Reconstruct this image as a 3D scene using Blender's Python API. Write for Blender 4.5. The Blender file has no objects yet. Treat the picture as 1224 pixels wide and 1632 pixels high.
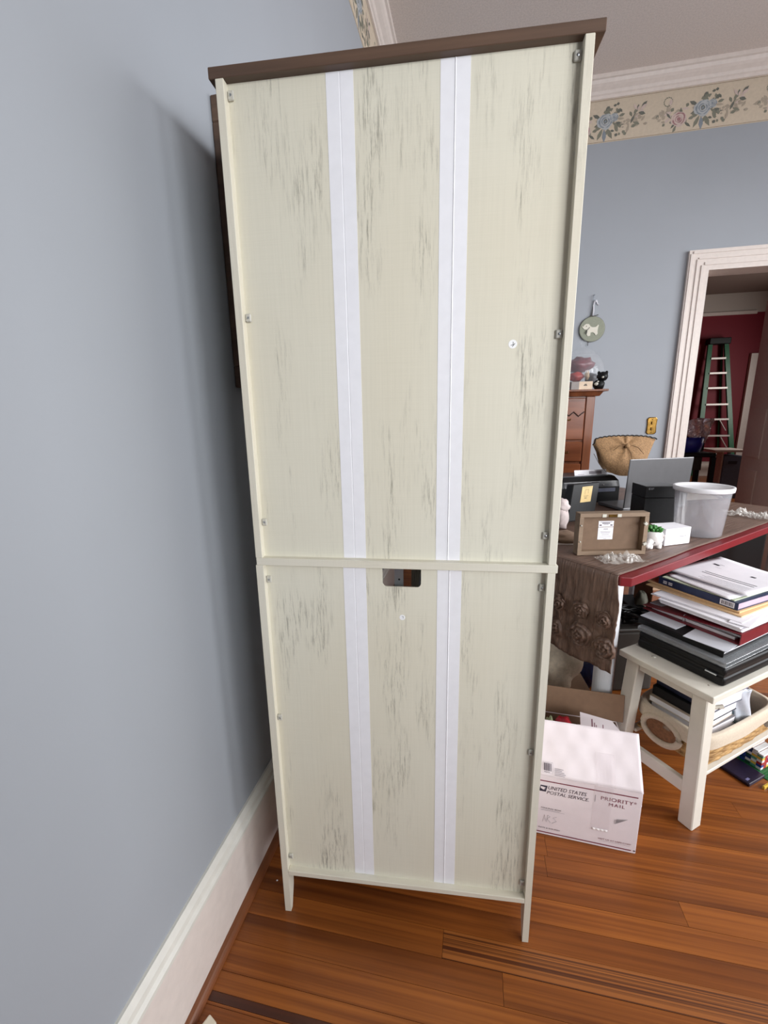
import bpy, bmesh, math, random
from mathutils import Matrix, Vector, Euler, noise
random.seed(7)
PI = math.pi
sc = bpy.context.scene
COL = sc.collection

# ------------------------------------------------------------------ camera
cam_d = bpy.data.cameras.new('camera'); cam = bpy.data.objects.new('camera', cam_d); COL.objects.link(cam)
cam_d.sensor_fit = 'VERTICAL'; cam_d.sensor_height = 36.0
cam_d.lens = 684.97 / 1632 * 36.0
cam_d.clip_start = 0.05; cam_d.clip_end = 60
cam.matrix_world = Matrix(((0.97920242, -0.0280638, 0.20093543, 0.0),
                           (0.2022034, 0.21614846, -0.95519298, 0.0),
                           (-0.01662554, 0.9759571, 0.21732769, 1.243),
                           (0, 0, 0, 1)))
sc.camera = cam
# ------------------------------------------------------------------ world, lights, exposure
w = bpy.data.worlds.new('world'); sc.world = w; w.use_nodes = True
w.node_tree.nodes['Background'].inputs[0].default_value = (0.72, 0.82, 1.0, 1)
w.node_tree.nodes['Background'].inputs[1].default_value = 0.6
def area_light(name, loc, aim, sx, sy, power, col=(1, 1, 1), spread=180):
    d = bpy.data.lights.new(name, 'AREA'); d.shape = 'RECTANGLE'; d.size = sx; d.size_y = sy
    d.energy = power; d.color = col; d.spread = math.radians(spread)
    o = bpy.data.objects.new(name, d); COL.objects.link(o); o.location = loc
    o.rotation_euler = (Vector(aim) - Vector(loc)).to_track_quat('-Z', 'Y').to_euler()
    return o
# daylight by three windows behind and right of the camera, plus added fills
DAY = (0.975, 0.985, 1.0)
area_light('daylight_front_window', (2.3, -1.95, 1.85), (0.5, 1.2, 1.55), 1.2, 1.2, 8.6, DAY, 66)
area_light('daylight_right_window', (3.55, -1.4, 1.85), (0.4, 0.9, 1.45), 1.2, 1.3, 9.5, DAY, 68)
area_light('side_fill', (3.65, 0.3, 1.95), (1.35, 2.1, 0.6), 1.0, 1.3, 19, DAY, 88)  # fill lamp added to brighten the box, stool and door casing
area_light('daylight_far_right_window', (3.72, 1.9, 2.0), (1.3, 2.2, 1.4), 1.2, 1.5, 38, DAY, 155)
area_light('next_room_fill', (5.5, 7.2, 1.7), (3, 7.2, 1.2), 1.0, 1.5, 42, (1.0, 0.95, 0.9))  # added fill that brightens the next room; no window stands there
sc.view_settings.view_transform = 'Standard'; sc.view_settings.look = 'None'
sc.view_settings.gamma = 1.0; sc.view_settings.use_curve_mapping = False
sc.view_settings.exposure = 0.5

# ------------------------------------------------------------------ materials
def s2l(c): return tuple(((v/255)/12.92 if v/255 <= 0.04045 else ((v/255+0.055)/1.055)**2.4) for v in c)
MATS = {}
def newmat(name):
    m = bpy.data.materials.new(name); m.use_nodes = True
    nt = m.node_tree; b = nt.nodes['Principled BSDF']
    return m, nt, b
def coords(nt, scale, kind='Object', rnd=False):
    tc = nt.nodes.new('ShaderNodeTexCoord'); mp = nt.nodes.new('ShaderNodeMapping')
    mp.inputs['Scale'].default_value = scale
    nt.links.new(tc.outputs[kind], mp.inputs[0])
    if rnd:
        oi = nt.nodes.new('ShaderNodeObjectInfo'); mu = nt.nodes.new('ShaderNodeMath'); mu.operation = 'MULTIPLY'; mu.inputs[1].default_value = 57.0
        nt.links.new(oi.outputs['Random'], mu.inputs[0]); nt.links.new(mu.outputs[0], mp.inputs['Location'])
    return mp.outputs[0]
def noise_tex(nt, vec, scale=1.0, detail=3.0, rough=0.55):
    n = nt.nodes.new('ShaderNodeTexNoise'); n.inputs['Scale'].default_value = scale
    n.inputs['Detail'].default_value = detail; n.inputs['Roughness'].default_value = rough
    nt.links.new(vec, n.inputs['Vector']); return n.outputs[0]
def ramp(nt, fac, stops):
    r = nt.nodes.new('ShaderNodeValToRGB')
    while len(r.color_ramp.elements) < len(stops): r.color_ramp.elements.new(0.5)
    for e, (p, c) in zip(r.color_ramp.elements, stops):
        e.position = p; e.color = (*c, 1) if len(c) == 3 else c
    nt.links.new(fac, r.inputs[0]); return r.outputs[0]
def mixc(nt, fac, a, b, mode='MIX'):
    m = nt.nodes.new('ShaderNodeMix'); m.data_type = 'RGBA'; m.blend_type = mode
    for s, v in ((m.inputs[0], fac), (m.inputs[6], a), (m.inputs[7], b)):
        if isinstance(v, (int, float)): s.default_value = v
        elif isinstance(v, tuple): s.default_value = (*v, 1) if len(v) == 3 else v
        else: nt.links.new(v, s)
    return m.outputs[2]
def bump(nt, b, h, strength=0.2, dist=0.002):
    n = nt.nodes.new('ShaderNodeBump'); n.inputs['Strength'].default_value = strength; n.inputs['Distance'].default_value = dist
    nt.links.new(h, n.inputs['Height']); nt.links.new(n.outputs[0], b.inputs['Normal'])
def mat(name, rgb, rough=0.55, var=0.10, scale=30.0, stretch=(1, 1, 1), bmp=0.0, bdist=0.001, metal=0.0, coat=0.0, spec=0.5, alpha=1.0):
    """plain procedural material: colour broken by a noise, optional relief"""
    if name in MATS: return MATS[name]
    m, nt, b = newmat(name)
    c = s2l(rgb)
    v = coords(nt, tuple(scale*s for s in stretch))
    n = noise_tex(nt, v, 1.0, 4)
    lo = tuple(x*(1-var) for x in c); hi = tuple(min(1, x*(1+var)) for x in c)
    nt.links.new(ramp(nt, n, [(0.3, lo), (0.7, hi)]), b.inputs['Base Color'])
    b.inputs['Roughness'].default_value = rough; b.inputs['Metallic'].default_value = metal
    b.inputs['Coat Weight'].default_value = coat; b.inputs['Specular IOR Level'].default_value = spec
    b.inputs['Alpha'].default_value = alpha
    if bmp: bump(nt, b, n, bmp, bdist)
    MATS[name] = m; return m
def emboss_mat(): pass

def wall_paint(name, rgb):
    m, nt, b = newmat(name); c = s2l(rgb)
    v = coords(nt, (1, 1, 1))
    n1 = noise_tex(nt, v, 1.3, 3); n2 = noise_tex(nt, v, 260, 2)
    nt.links.new(ramp(nt, n1, [(0.25, tuple(x*0.96 for x in c)), (0.75, tuple(x*1.04 for x in c))]), b.inputs['Base Color'])
    b.inputs['Roughness'].default_value = 0.55; b.inputs['Specular IOR Level'].default_value = 0.3
    bump(nt, b, n2, 0.10, 0.0006); MATS[name] = m; return m
def ceiling_mat():
    m, nt, b = newmat('ceiling_paint'); c = s2l((218, 207, 200))
    v = coords(nt, (1, 1, 1)); n2 = noise_tex(nt, v, 120, 3)
    nt.links.new(ramp(nt, n2, [(0.3, tuple(x*0.90 for x in c)), (0.7, tuple(x*1.08 for x in c))]), b.inputs['Base Color'])
    b.inputs['Roughness'].default_value = 0.8; bump(nt, b, n2, 0.25, 0.002); return m
def distressed(name, base=(226, 223, 207), streak=(120, 116, 104), axis=2, amount=1.0):
    """cream laminate with a linen weave and broken grey streaks along one axis"""
    m, nt, b = newmat(name); c = s2l(base); k = s2l(streak)
    def sc_(fine, along):
        s = [fine]*3; s[axis] = along; return tuple(s)
    n1 = noise_tex(nt, coords(nt, sc_(210, 15)), 1, 6, 0.78)
    n2 = noise_tex(nt, coords(nt, sc_(16, 3.2)), 1, 3, 0.6)
    n3 = noise_tex(nt, coords(nt, sc_(260, 6)), 1, 2, 0.6)
    n4 = noise_tex(nt, coords(nt, sc_(8, 700)), 1, 1, 0.6)
    n5 = noise_tex(nt, coords(nt, (2.2, 2.2, 1.7)), 1, 2, 0.5)
    base_c = mixc(nt, ramp(nt, n5, [(0.35, (0, 0, 0)), (0.7, (1, 1, 1))]), c, tuple(x*y for x, y in zip(c, (0.97, 0.94, 0.90))))
    f1 = ramp(nt, n1, [(0.49, (0, 0, 0)), (0.66, (1, 1, 1))])
    f2 = ramp(nt, n2, [(0.49, (0, 0, 0)), (0.68, (1, 1, 1))])
    mu = nt.nodes.new('ShaderNodeMath'); mu.operation = 'MULTIPLY'; nt.links.new(f1, mu.inputs[0]); nt.links.new(f2, mu.inputs[1])
    mu2 = nt.nodes.new('ShaderNodeMath'); mu2.operation = 'MULTIPLY'; mu2.inputs[1].default_value = 0.85*amount; nt.links.new(mu.outputs[0], mu2.inputs[0])
    w1 = mixc(nt, ramp(nt, n3, [(0.3, (0, 0, 0)), (0.8, (1, 1, 1))]), base_c, mixc(nt, 1.0, base_c, (0.955, 0.955, 0.95), 'MULTIPLY'))
    w2 = mixc(nt, ramp(nt, n4, [(0.35, (0, 0, 0)), (0.75, (1, 1, 1))]), w1, mixc(nt, 1.0, w1, (0.975, 0.975, 0.97), 'MULTIPLY'))
    nt.links.new(mixc(nt, mu2.outputs[0], w2, k), b.inputs['Base Color'])
    b.inputs['Roughness'].default_value = 0.5; b.inputs['Specular IOR Level'].default_value = 0.35
    MATS[name] = m; return m
def wood(name, dark, light, axis=0, fine=60, along=2.0, rough=0.4, coat=0.0, rnd=False, spread=0.0, rings=0.0, bmp=0.05):
    m, nt, b = newmat(name); d = s2l(dark); l = s2l(light)
    def sc_(f, a):
        s = [f]*3; s[axis] = a; return tuple(s)
    v1 = coords(nt, sc_(fine, along), rnd=rnd); v2 = coords(nt, sc_(fine*0.25, along*0.4), rnd=rnd)
    n1 = noise_tex(nt, v1, 1, 5, 0.65); n2 = noise_tex(nt, v2, 1, 2, 0.5)
    c = ramp(nt, n1, [(0.28, d), (0.72, l)])
    c = mixc(nt, 0.55, c, ramp(nt, n2, [(0.3, d), (0.62, l)]))
    if spread:
        oi = nt.nodes.new('ShaderNodeObjectInfo')
        t = ramp(nt, oi.outputs['Random'], [(0.0, (1-spread, 1-spread*1.15, 1-spread*1.3)), (0.55, (1, 1, 1)), (1.0, (1+spread*.5, 1+spread*.45, 1+spread*.4))])
        c = mixc(nt, 1.0, c, t, 'MULTIPLY')
    nt.links.new(c, b.inputs['Base Color'])
    b.inputs['Roughness'].default_value = rough; b.inputs['Coat Weight'].default_value = coat; b.inputs['Coat Roughness'].default_value = 0.16
    if bmp: bump(nt, b, n1, bmp, 0.0008)
    MATS[name] = m; return m
def see_through(name, rgb, alpha, rough=0.1, spec=0.5):
    m, nt, b = newmat(name)
    v = coords(nt, (14, 14, 14)); n = noise_tex(nt, v, 1, 3)
    c = s2l(rgb)
    nt.links.new(ramp(nt, n, [(0.3, tuple(x*.93 for x in c)), (0.7, c)]), b.inputs['Base Color'])
    nt.links.new(ramp(nt, n, [(0.3, (alpha*.85,)*3), (0.7, (min(1, alpha*1.15),)*3)]), b.inputs['Alpha'])
    b.inputs['Roughness'].default_value = rough; b.inputs['Specular IOR Level'].default_value = spec
    MATS[name] = m; return m

WALL = wall_paint('blue_wall_paint', (161, 166, 173))
CEIL = ceiling_mat()
TRIM = mat('white_trim_paint', (226, 216, 209), 0.38, 0.04, 40, bmp=0.05)
BORDER = mat('cream_border_paper', (204, 190, 170), 0.7, 0.05, 60)
CREAM = distressed('cream_distressed_laminate')
CREAM_E = distressed('cream_edge_band', (226, 222, 207), (150, 146, 134), amount=0.55)
CREAM_H = distressed('cream_edge_band_level', (226, 222, 207), (150, 146, 134), axis=0, amount=0.55)
BROWN = wood('dark_brown_laminate', (58, 44, 36), (106, 82, 66), 0, 60, 3, 0.5)
TAPE = mat('white_hinge_tape', (240, 240, 244), 0.45, 0.02, 50)
def pine():
    m, nt, b = newmat('orange_pine_board')
    d, l, k = s2l((100, 47, 12)), s2l((180, 106, 42)), s2l((68, 27, 7))
    v = coords(nt, (1.1, 120, 60), rnd=True); n1 = noise_tex(nt, v, 1, 5, .6)
    v2 = coords(nt, (0.55, 17, 10), rnd=True); n2 = noise_tex(nt, v2, 1, 3, .55)
    v3 = coords(nt, (2.6, 9, 6), rnd=True); n3 = noise_tex(nt, v3, 1, 2, .5)
    c = ramp(nt, n1, [(.30, d), (.68, l)])
    c = mixc(nt, .5, c, ramp(nt, n3, [(.3, s2l((112, 58, 22))), (.7, s2l((156, 90, 38)))]))
    c = mixc(nt, ramp(nt, n2, [(.50, (0, 0, 0)), (.68, (.50,)*3)]), c, k)
    oi = nt.nodes.new('ShaderNodeObjectInfo')
    t = ramp(nt, oi.outputs['Random'], [(0, (.80, .76, .72)), (.5, (1, 1, 1)), (1, (1.10, 1.10, 1.08))])
    nt.links.new(mixc(nt, 1.0, c, t, 'MULTIPLY'), b.inputs['Base Color'])
    b.inputs['Roughness'].default_value = .42; b.inputs['Specular IOR Level'].default_value = .35; b.inputs['Coat Weight'].default_value = .16; b.inputs['Coat Roughness'].default_value = .18
    bump(nt, b, n1, .05, .0006); return m
FLOORM = pine()
def striped_pine():
    m, nt, b = newmat('striped_pine_board')
    n1 = noise_tex(nt, coords(nt, (.35, 260, 100)), 1, 2, .5); n2 = noise_tex(nt, coords(nt, (1.5, 40, 20)), 1, 3, .5)
    c = ramp(nt, n1, [(.40, s2l((66, 27, 8))), (.56, s2l((168, 100, 44)))])
    nt.links.new(mixc(nt, .25, c, ramp(nt, n2, [(.3, s2l((100, 50, 18))), (.7, s2l((160, 96, 42)))])), b.inputs['Base Color'])
    b.inputs['Roughness'].default_value = .42; b.inputs['Coat Weight'].default_value = .16; return m
STRIPED = striped_pine(); HEART = wood('dark_heart_board', (44, 18, 8), (84, 40, 18), 0, 90, 1.5, .42, .15)
SHOE = wood('shoe_moulding_wood', (96, 54, 30), (138, 82, 48), 1, 60, 2, 0.4, 0.2)
DARKGAP = mat('subfloor_dark', (30, 18, 12), 0.9)
def chipped():
    m, nt, b = newmat('chipped_white_paint'); c = s2l((224, 219, 207))
    n1 = noise_tex(nt, coords(nt, (25, 25, 25)), 1, 3); n2 = noise_tex(nt, coords(nt, (34, 34, 22)), 1, 4, .7)
    base = ramp(nt, n1, [(.3, tuple(x*.95 for x in c)), (.7, c)])
    nt.links.new(mixc(nt, ramp(nt, n2, [(.70, (0, 0, 0)), (.73, (1, 1, 1))]), base, s2l((120, 104, 88))), b.inputs['Base Color'])
    b.inputs['Roughness'].default_value = .45; bump(nt, b, n1, .15, .001); return m
WPAINT = chipped()
BLACK = mat('black_plastic', (14, 14, 16), 0.42, 0.2, 40, spec=.35)
BLACKM = mat('black_vinyl', (9, 9, 11), 0.5, 0.25, 90, bmp=0.2, spec=.3)
WHITEP = mat('white_paper', (238, 236, 242), 0.6, 0.02, 25)
GREYP = mat('grey_paper', (202, 204, 212), 0.6, 0.03, 25)
CARD = mat('white_cardboard', (236, 226, 230), 0.55, 0.03, 18, bmp=0.12, bdist=0.002)
KRAFT = mat('brown_cardboard', (132, 104, 82), 0.75, 0.06, 40)
MAROON = mat('maroon_print', (122, 38, 62), 0.6, 0.05)
INK = mat('dark_ink', (66, 52, 66), 0.6, 0.05)
INKL = mat('faint_ink', (150, 144, 152), 0.6, 0.05)
STEEL = mat('zinc_metal', (190, 195, 200), 0.3, 0.05, metal=0.9)
BRASS = mat('polished_brass', (150, 116, 60), 0.25, 0.3, 40, metal=1.0)
CLIPM = mat('white_plastic_clip', (196, 194, 184), 0.35, 0.03)
CLEAR = see_through('clear_plastic_film', (235, 232, 228), 0.22, 0.08, 0.8)

# ------------------------------------------------------------------ mesh helpers
class MB:
    def __init__(s): s.bm = bmesh.new(); s.mi = 0; s.mats = []
    def m(s, material):
        if material not in s.mats: s.mats.append(material)
        s.mi = s.mats.index(material); return s
    def _faces(s, fs):
        for f in fs: f.material_index = s.mi
    def poly(s, pts, thick=None):
        vs = [s.bm.verts.new(p) for p in pts]; s._faces([s.bm.faces.new(vs)]); return s
    def box(s, x0, x1, y0, y1, z0, z1, M=None):
        M = M or Matrix()
        v = [s.bm.verts.new(M @ Vector((x, y, z))) for x in (x0, x1) for y in (y0, y1) for z in (z0, z1)]
        s._faces([s.bm.faces.new([v[i] for i in q]) for q in ((0,1,3,2),(4,6,7,5),(0,4,5,1),(2,3,7,6),(0,2,6,4),(1,5,7,3))]); return s
    def prism(s, pts, a, M=None):
        """outline pts (list of 3-vectors, counter-clockwise seen against a) extruded by vector a"""
        M = M or Matrix(); a = Vector(a)
        lo = [s.bm.verts.new(M @ Vector(p)) for p in pts]; hi = [s.bm.verts.new(M @ (Vector(p)+a)) for p in pts]
        fs = [s.bm.faces.new(lo), s.bm.faces.new(hi[::-1])]
        n = len(pts)
        for i in range(n): fs.append(s.bm.faces.new((lo[(i+1) % n], lo[i], hi[i], hi[(i+1) % n])))
        s._faces(fs); return s
    def lathe(s, prof, n=32, M=None, cap=True):
        M = M or Matrix(); rings = []
        for r, z in prof:
            rings.append([s.bm.verts.new(M @ Vector((r*math.cos(2*PI*i/n), r*math.sin(2*PI*i/n), z))) for i in range(n)])
        fs = []
        for a, b in zip(rings, rings[1:]):
            for i in range(n): fs.append(s.bm.faces.new((a[i], a[(i+1) % n], b[(i+1) % n], b[i])))
        if cap: fs += [s.bm.faces.new(rings[0][::-1]), s.bm.faces.new(rings[-1])]
        s._faces(fs); return s
    def tube(s, pts, r, n=10, closed=False):
        pts = [Vector(p) for p in pts]; rings = []; k = len(pts)
        rr = r if isinstance(r, (list, tuple)) else [r]*k
        up = Vector((0.123, 0.31, 0.94))
        for i, p in enumerate(pts):
            if closed: t = pts[(i+1) % k]-pts[(i-1) % k]
            else: t = pts[min(i+1, k-1)]-pts[max(i-1, 0)]
            t.normalize(); a = t.cross(up)
            if a.length < 1e-3: a = t.cross(Vector((1, 0, 0)))
            a.normalize(); b = t.cross(a)
            rings.append([s.bm.verts.new(p + rr[i]*(math.cos(2*PI*j/n)*a + math.sin(2*PI*j/n)*b)) for j in range(n)])
        fs = []
        for i in range(k if closed else k-1):
            A, B = rings[i], rings[(i+1) % k]
            for j in range(n): fs.append(s.bm.faces.new((A[j], A[(j+1) % n], B[(j+1) % n], B[j])))
        if not closed: fs += [s.bm.faces.new(rings[0][::-1]), s.bm.faces.new(rings[-1])]
        s._faces(fs); return s
    def grid(s, f, nu, nv, thick=0.0):
        """surface f(u,v)->Vector over the unit square, optional second sheet"""
        g = [[s.bm.verts.new(f(i/nu, j/nv)) for j in range(nv+1)] for i in range(nu+1)]
        s._faces([s.bm.faces.new((g[i][j], g[i+1][j], g[i+1][j+1], g[i][j+1])) for i in range(nu) for j in range(nv)])
        return s
    def blob(s, c, r, amp=0.1, freq=4.0, sub=3, seed=0, squash=None):
        """crumpled lump: icosphere pushed by noise; r is a 3-vector of radii"""
        res = bmesh.ops.create_icosphere(s.bm, subdivisions=sub, radius=1.0)
        for v in res['verts']:
            d = v.co.normalized(); q = d*freq*0.5 + Vector((seed*7.3, seed*3.1, seed*1.7))
            k = 1 + amp*noise.noise(q) + amp*0.7*abs(noise.noise(q*2.3))
            v.co = Vector((c[0]+d.x*r[0]*k, c[1]+d.y*r[1]*k, c[2]+d.z*r[2]*k))
            if squash is not None and v.co.z < squash: v.co.z = squash
        for v in res['verts']:
            for f in v.link_faces: f.material_index = s.mi
        return s
    def build(s, name, material=None, parent=None, bevel=0.0, seg=1, smooth=False, solid=0.0):
        bm = s.bm
        bmesh.ops.recalc_face_normals(bm, faces=bm.faces) if not getattr(s, 'keep', False) else None
        if bevel:
            ed = [e for e in bm.edges if len(e.link_faces) == 2 and e.calc_face_angle(0) > 0.5]
            bmesh.ops.bevel(bm, geom=ed, offset=bevel, segments=seg, profile=0.5, affect='EDGES', clamp_overlap=True)
        me = bpy.data.meshes.new(name); bm.to_mesh(me); bm.free()
        if smooth:
            for p in me.polygons: p.use_smooth = True
        if material is not None and material not in s.mats: s.mats.insert(0, material) if not s.mats else None
        for mm in (s.mats or [material]): me.materials.append(mm)
        o = bpy.data.objects.new(name, me); COL.objects.link(o)
        if parent: o.parent = parent
        if smooth == 'auto' or bevel:
            pass
        if solid:
            md = o.modifiers.new('solid', 'SOLIDIFY'); md.thickness = solid; md.offset = 0
        return o
def tag(o, label=None, cat=None, group=None, kind=None):
    if label: o['label'] = label
    if cat: o['category'] = cat
    if group: o['group'] = group
    if kind: o['kind'] = kind
    return o
def thing(name, label, cat, loc=(0, 0, 0), rz=0.0, group=None):
    o = bpy.data.objects.new(name, None); o.empty_display_size = 0.05; COL.objects.link(o)
    o.location = loc; o.rotation_euler = (0, 0, rz); return tag(o, label, cat, group)
def struct(name, mb, material, parent=None, **k):
    o = mb.build(name, material, parent, **k)
    if not parent: o['kind'] = 'structure'
    return o
def B(*a, M=None): return MB().box(*a, M=M)
def text_mesh(txt, width, height=None, shear=0.0, spacing=1.0):
    cu = bpy.data.curves.new('txt', 'FONT'); cu.body = txt; cu.shear = shear; cu.space_character = spacing; cu.resolution_u = 3; cu.align_x = 'LEFT'
    ob = bpy.data.objects.new('txt', cu); COL.objects.link(ob)
    dg = bpy.context.evaluated_depsgraph_get()
    me = bpy.data.meshes.new_from_object(ob.evaluated_get(dg)); bpy.data.objects.remove(ob); bpy.data.curves.remove(cu)
    xs = [v.co.x for v in me.vertices]; ys = [v.co.y for v in me.vertices]
    sx = width/(max(xs)-min(xs)); sy = height/(max(ys)-min(ys)) if height else sx
    for v in me.vertices: v.co = Vector(((v.co.x-min(xs))*sx, (v.co.y-min(ys))*sy, 0))
    me.materials.clear(); return me
def lettering(txt, width, material, parent, loc, rot=(PI/2, 0, 0), height=None, shear=0.0, spacing=1.0, name='lettering'):
    me = text_mesh(txt, width, height, shear, spacing); me.materials.append(material)
    o = bpy.data.objects.new(name, me); COL.objects.link(o); o.parent = parent; o.location = loc; o.rotation_euler = rot; return o
def prints(rects, material, parent, name='print', y=-0.0006, flat=False):
    """flat printed bars; rects (x0,x1,z0,z1) on a face looking along -y, or (x0,x1,y0,y1) on a level face at z=y"""
    mb = MB()
    for x0, x1, z0, z1 in rects:
        if flat: mb.poly([(x0, z0, y), (x1, z0, y), (x1, z1, y), (x0, z1, y)])
        else: mb.poly([(x0, y, z0), (x1, y, z0), (x1, y, z1), (x0, y, z1)])
    return mb.build(name, material, parent)

# ------------------------------------------------------------------ the room
XL, XR, YB, YF, ZC = -0.573, 3.80, 3.50, -2.60, 3.30
DX0, DX1, DZ = 1.463, 2.27, 2.165          # doorway to the next room
fl = B(XL-0.1, 5.7, YF-0.1, 9.7, -0.10, -0.012); floor = struct('floor', fl, DARKGAP)
# boards: each one its own piece
def plank(x0, x1, y0, y1, name='plank'):
    cx, cy = (x0+x1)/2, (y0+y1)/2; hx, hy = (x1-x0)/2-0.0004, (y1-y0)/2-0.0004
    t = random.uniform(-0.0004, 0.0)
    mb = B(-hx, hx, -hy, hy, -0.012, t); o = mb.build(name, FLOORM, floor); o.location = (cx, cy, 0); return o
PW = 0.0597; base_y = 1.0628 - 14*PW
for r in range(0, 57):
    y0 = base_y + r*PW; y1 = min(y0+PW, YB+0.10)
    if y0 > YB+0.09: break
    x = XL; cuts = []
    random.seed(100+r)
    first = random.uniform(0.5, 1.8)
    cuts = [XL]
    if abs(y1-1.0628) < 0.01: cuts.append(0.231)
    elif abs(y1-0.825) < 0.02: cuts.append(-0.040)
    else: cuts.append(XL+first)
    while cuts[-1] < XR: cuts.append(cuts[-1]+random.uniform(1.2, 2.6))
    cuts[-1] = XR
    if len(cuts) > 2 and XR-cuts[-2] < 0.3: cuts.pop(-2)
    if y0 < .60 < y1:
        for ya, yb, mt in ((y0, .591, FLOORM), (.591, .608, HEART), (.608, y1, FLOORM)):
            o = plank(XL, cuts[1], ya, yb); o.data.materials[0] = mt
        cuts = cuts[1:]
    for k, (a, b) in enumerate(zip(cuts, cuts[1:])):
        o = plank(a, b, y0, y1)
        if abs(y1-0.825) < 0.02 and a > -.1 and a < .1: o.data.materials[0] = STRIPED
mb = MB()
y = base_y - 0.0012
while y > YF: mb.box(XL, XR, max(YF, y-PW+0.0012), y, -0.012, 0); y -= PW
tag(mb.build('floorboards', FLOORM, floor), kind='stuff')
mb = MB(); y = YB+0.10
while y < 9.5: mb.box(0.4, 5.6, y+0.0006, y+PW, -0.012, 0); y += PW
tag(mb.build('floorboards', FLOORM, floor), kind='stuff')

struct('wall_left', B(XL-0.12, XL, YF-0.1, YB+0.1, 0, ZC), WALL)
wb = MB(); wb.box(XL, DX0, YB, YB+0.1, 0, ZC); wb.box(DX1, XR, YB, YB+0.1, 0, ZC); wb.box(DX0, DX1, YB, YB+0.1, DZ, ZC)
struct('wall_back', wb, WALL)
wr = MB()
def wall_with_windows(mb, axis, pos, th, a0, a1, wins, z0=1.0, z1=2.7):
    cur = a0
    def put(p, q, zz0, zz1):
        if axis == 'x': mb.box(pos, pos+th, p, q, zz0, zz1)
        else: mb.box(p, q, pos-th, pos, zz0, zz1)
    for p, q in wins:
        put(cur, p, 0, ZC); put(p, q, 0, z0); put(p, q, z1, ZC); cur = q
    put(cur, a1, 0, ZC)
wall_with_windows(wr, 'x', XR, 0.14, YF, YB+0.1, [(-2.15, -0.65), (-0.3, 0.9), (1.4, 2.6)]); struct('wall_right', wr, WALL)
wf = MB(); wall_with_windows(wf, 'y', YF, 0.14, XL, XR+0.14, [(1.4, 3.3)]); struct('wall_front', wf, WALL)
def window(name, axis, pos, a0, a1):
    z0, z1 = 1.0, 2.7; mb = MB(); gl = MB()
    def put(m_, p, q, zz0, zz1, d0, d1):
        if axis == 'x': m_.box(pos+d0, pos+d1, p, q, zz0, zz1)
        else: m_.box(p, q, pos-d1, pos-d0, zz0, zz1)
    for p, q, a, b in ((a0-.1, a0, z0-.1, z1+.1), (a1, a1+.1, z0-.1, z1+.1), (a0, a1, z1, z1+.1), (a0, a1, z0-.1, z0)): put(mb, p, q, a, b, -0.02, 0.0)
    o = struct(name, mb, TRIM)
    s = MB(); zm = (z0+z1)/2
    for p, q, a, b in ((a0, a0+.05, z0, z1), (a1-.05, a1, z0, z1), (a0+.05, a1-.05, z1-.05, z1), (a0+.05, a1-.05, z0, z0+.06), (a0+.05, a1-.05, zm-.03, zm+.03)): put(s, p, q, a, b, 0.09, 0.13)
    s.build('sash', TRIM, o)
    put(gl, a0+.05, a1-.05, z0+.05, z1-.05, 0.105, 0.110); gl.build('pane', see_through('window_glass', (230, 240, 245), 0.06, 0.02), o)
window('window_1', 'y', YF, 1.4, 3.3); window('window_2', 'x', XR, -2.15, -0.65); window('window_3', 'x', XR, 1.4, 2.6); window('added_window', 'x', XR, -0.3, 0.9)  # last window is unseen, added to match the side fill lamp
struct('ceiling', B(XL-0.12, XR+0.14, YF-0.14, YB+0.1, ZC, ZC+0.1), CEIL)

# mouldings run along a path: profile of (out from wall, z)
def mould(prof, axis, pos, a0, a1, sgn):
    mb = MB()
    if axis == 'y':   # runs along y on a wall x = pos
        mb.prism([(pos+sgn*o, a0, z) for o, z in prof], (0, a1-a0, 0))
    else:
        mb.prism([(a0, pos+sgn*o, z) for o, z in prof], (a1-a0, 0, 0))
    return mb
crown = [(0, 3.205), (0.012, 3.205), (0.014, 3.222), (0.022, 3.226), (0.030, 3.240), (0.050, 3.252), (0.062, 3.262), (0.070, 3.278), (0.082, 3.280), (0.084, 3.30), (0, 3.30)]
struct('trim_1', mould(crown, 'y', XL, YF, YB, 1), TRIM)
struct('trim_2', mould(crown, 'x', YB, XL+0.085, XR, -1), TRIM)
bord_l = struct('trim_3', mould([(0, 2.966), (0.0015, 2.966), (0.0015, 3.205), (0, 3.205)], 'y', XL, YF, YB, 1), BORDER)
bord_b = struct('trim_4', mould([(0, 2.966), (0.0015, 2.966), (0.0015, 3.205), (0, 3.205)], 'x', YB, XL, XR, -1), BORDER)
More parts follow.
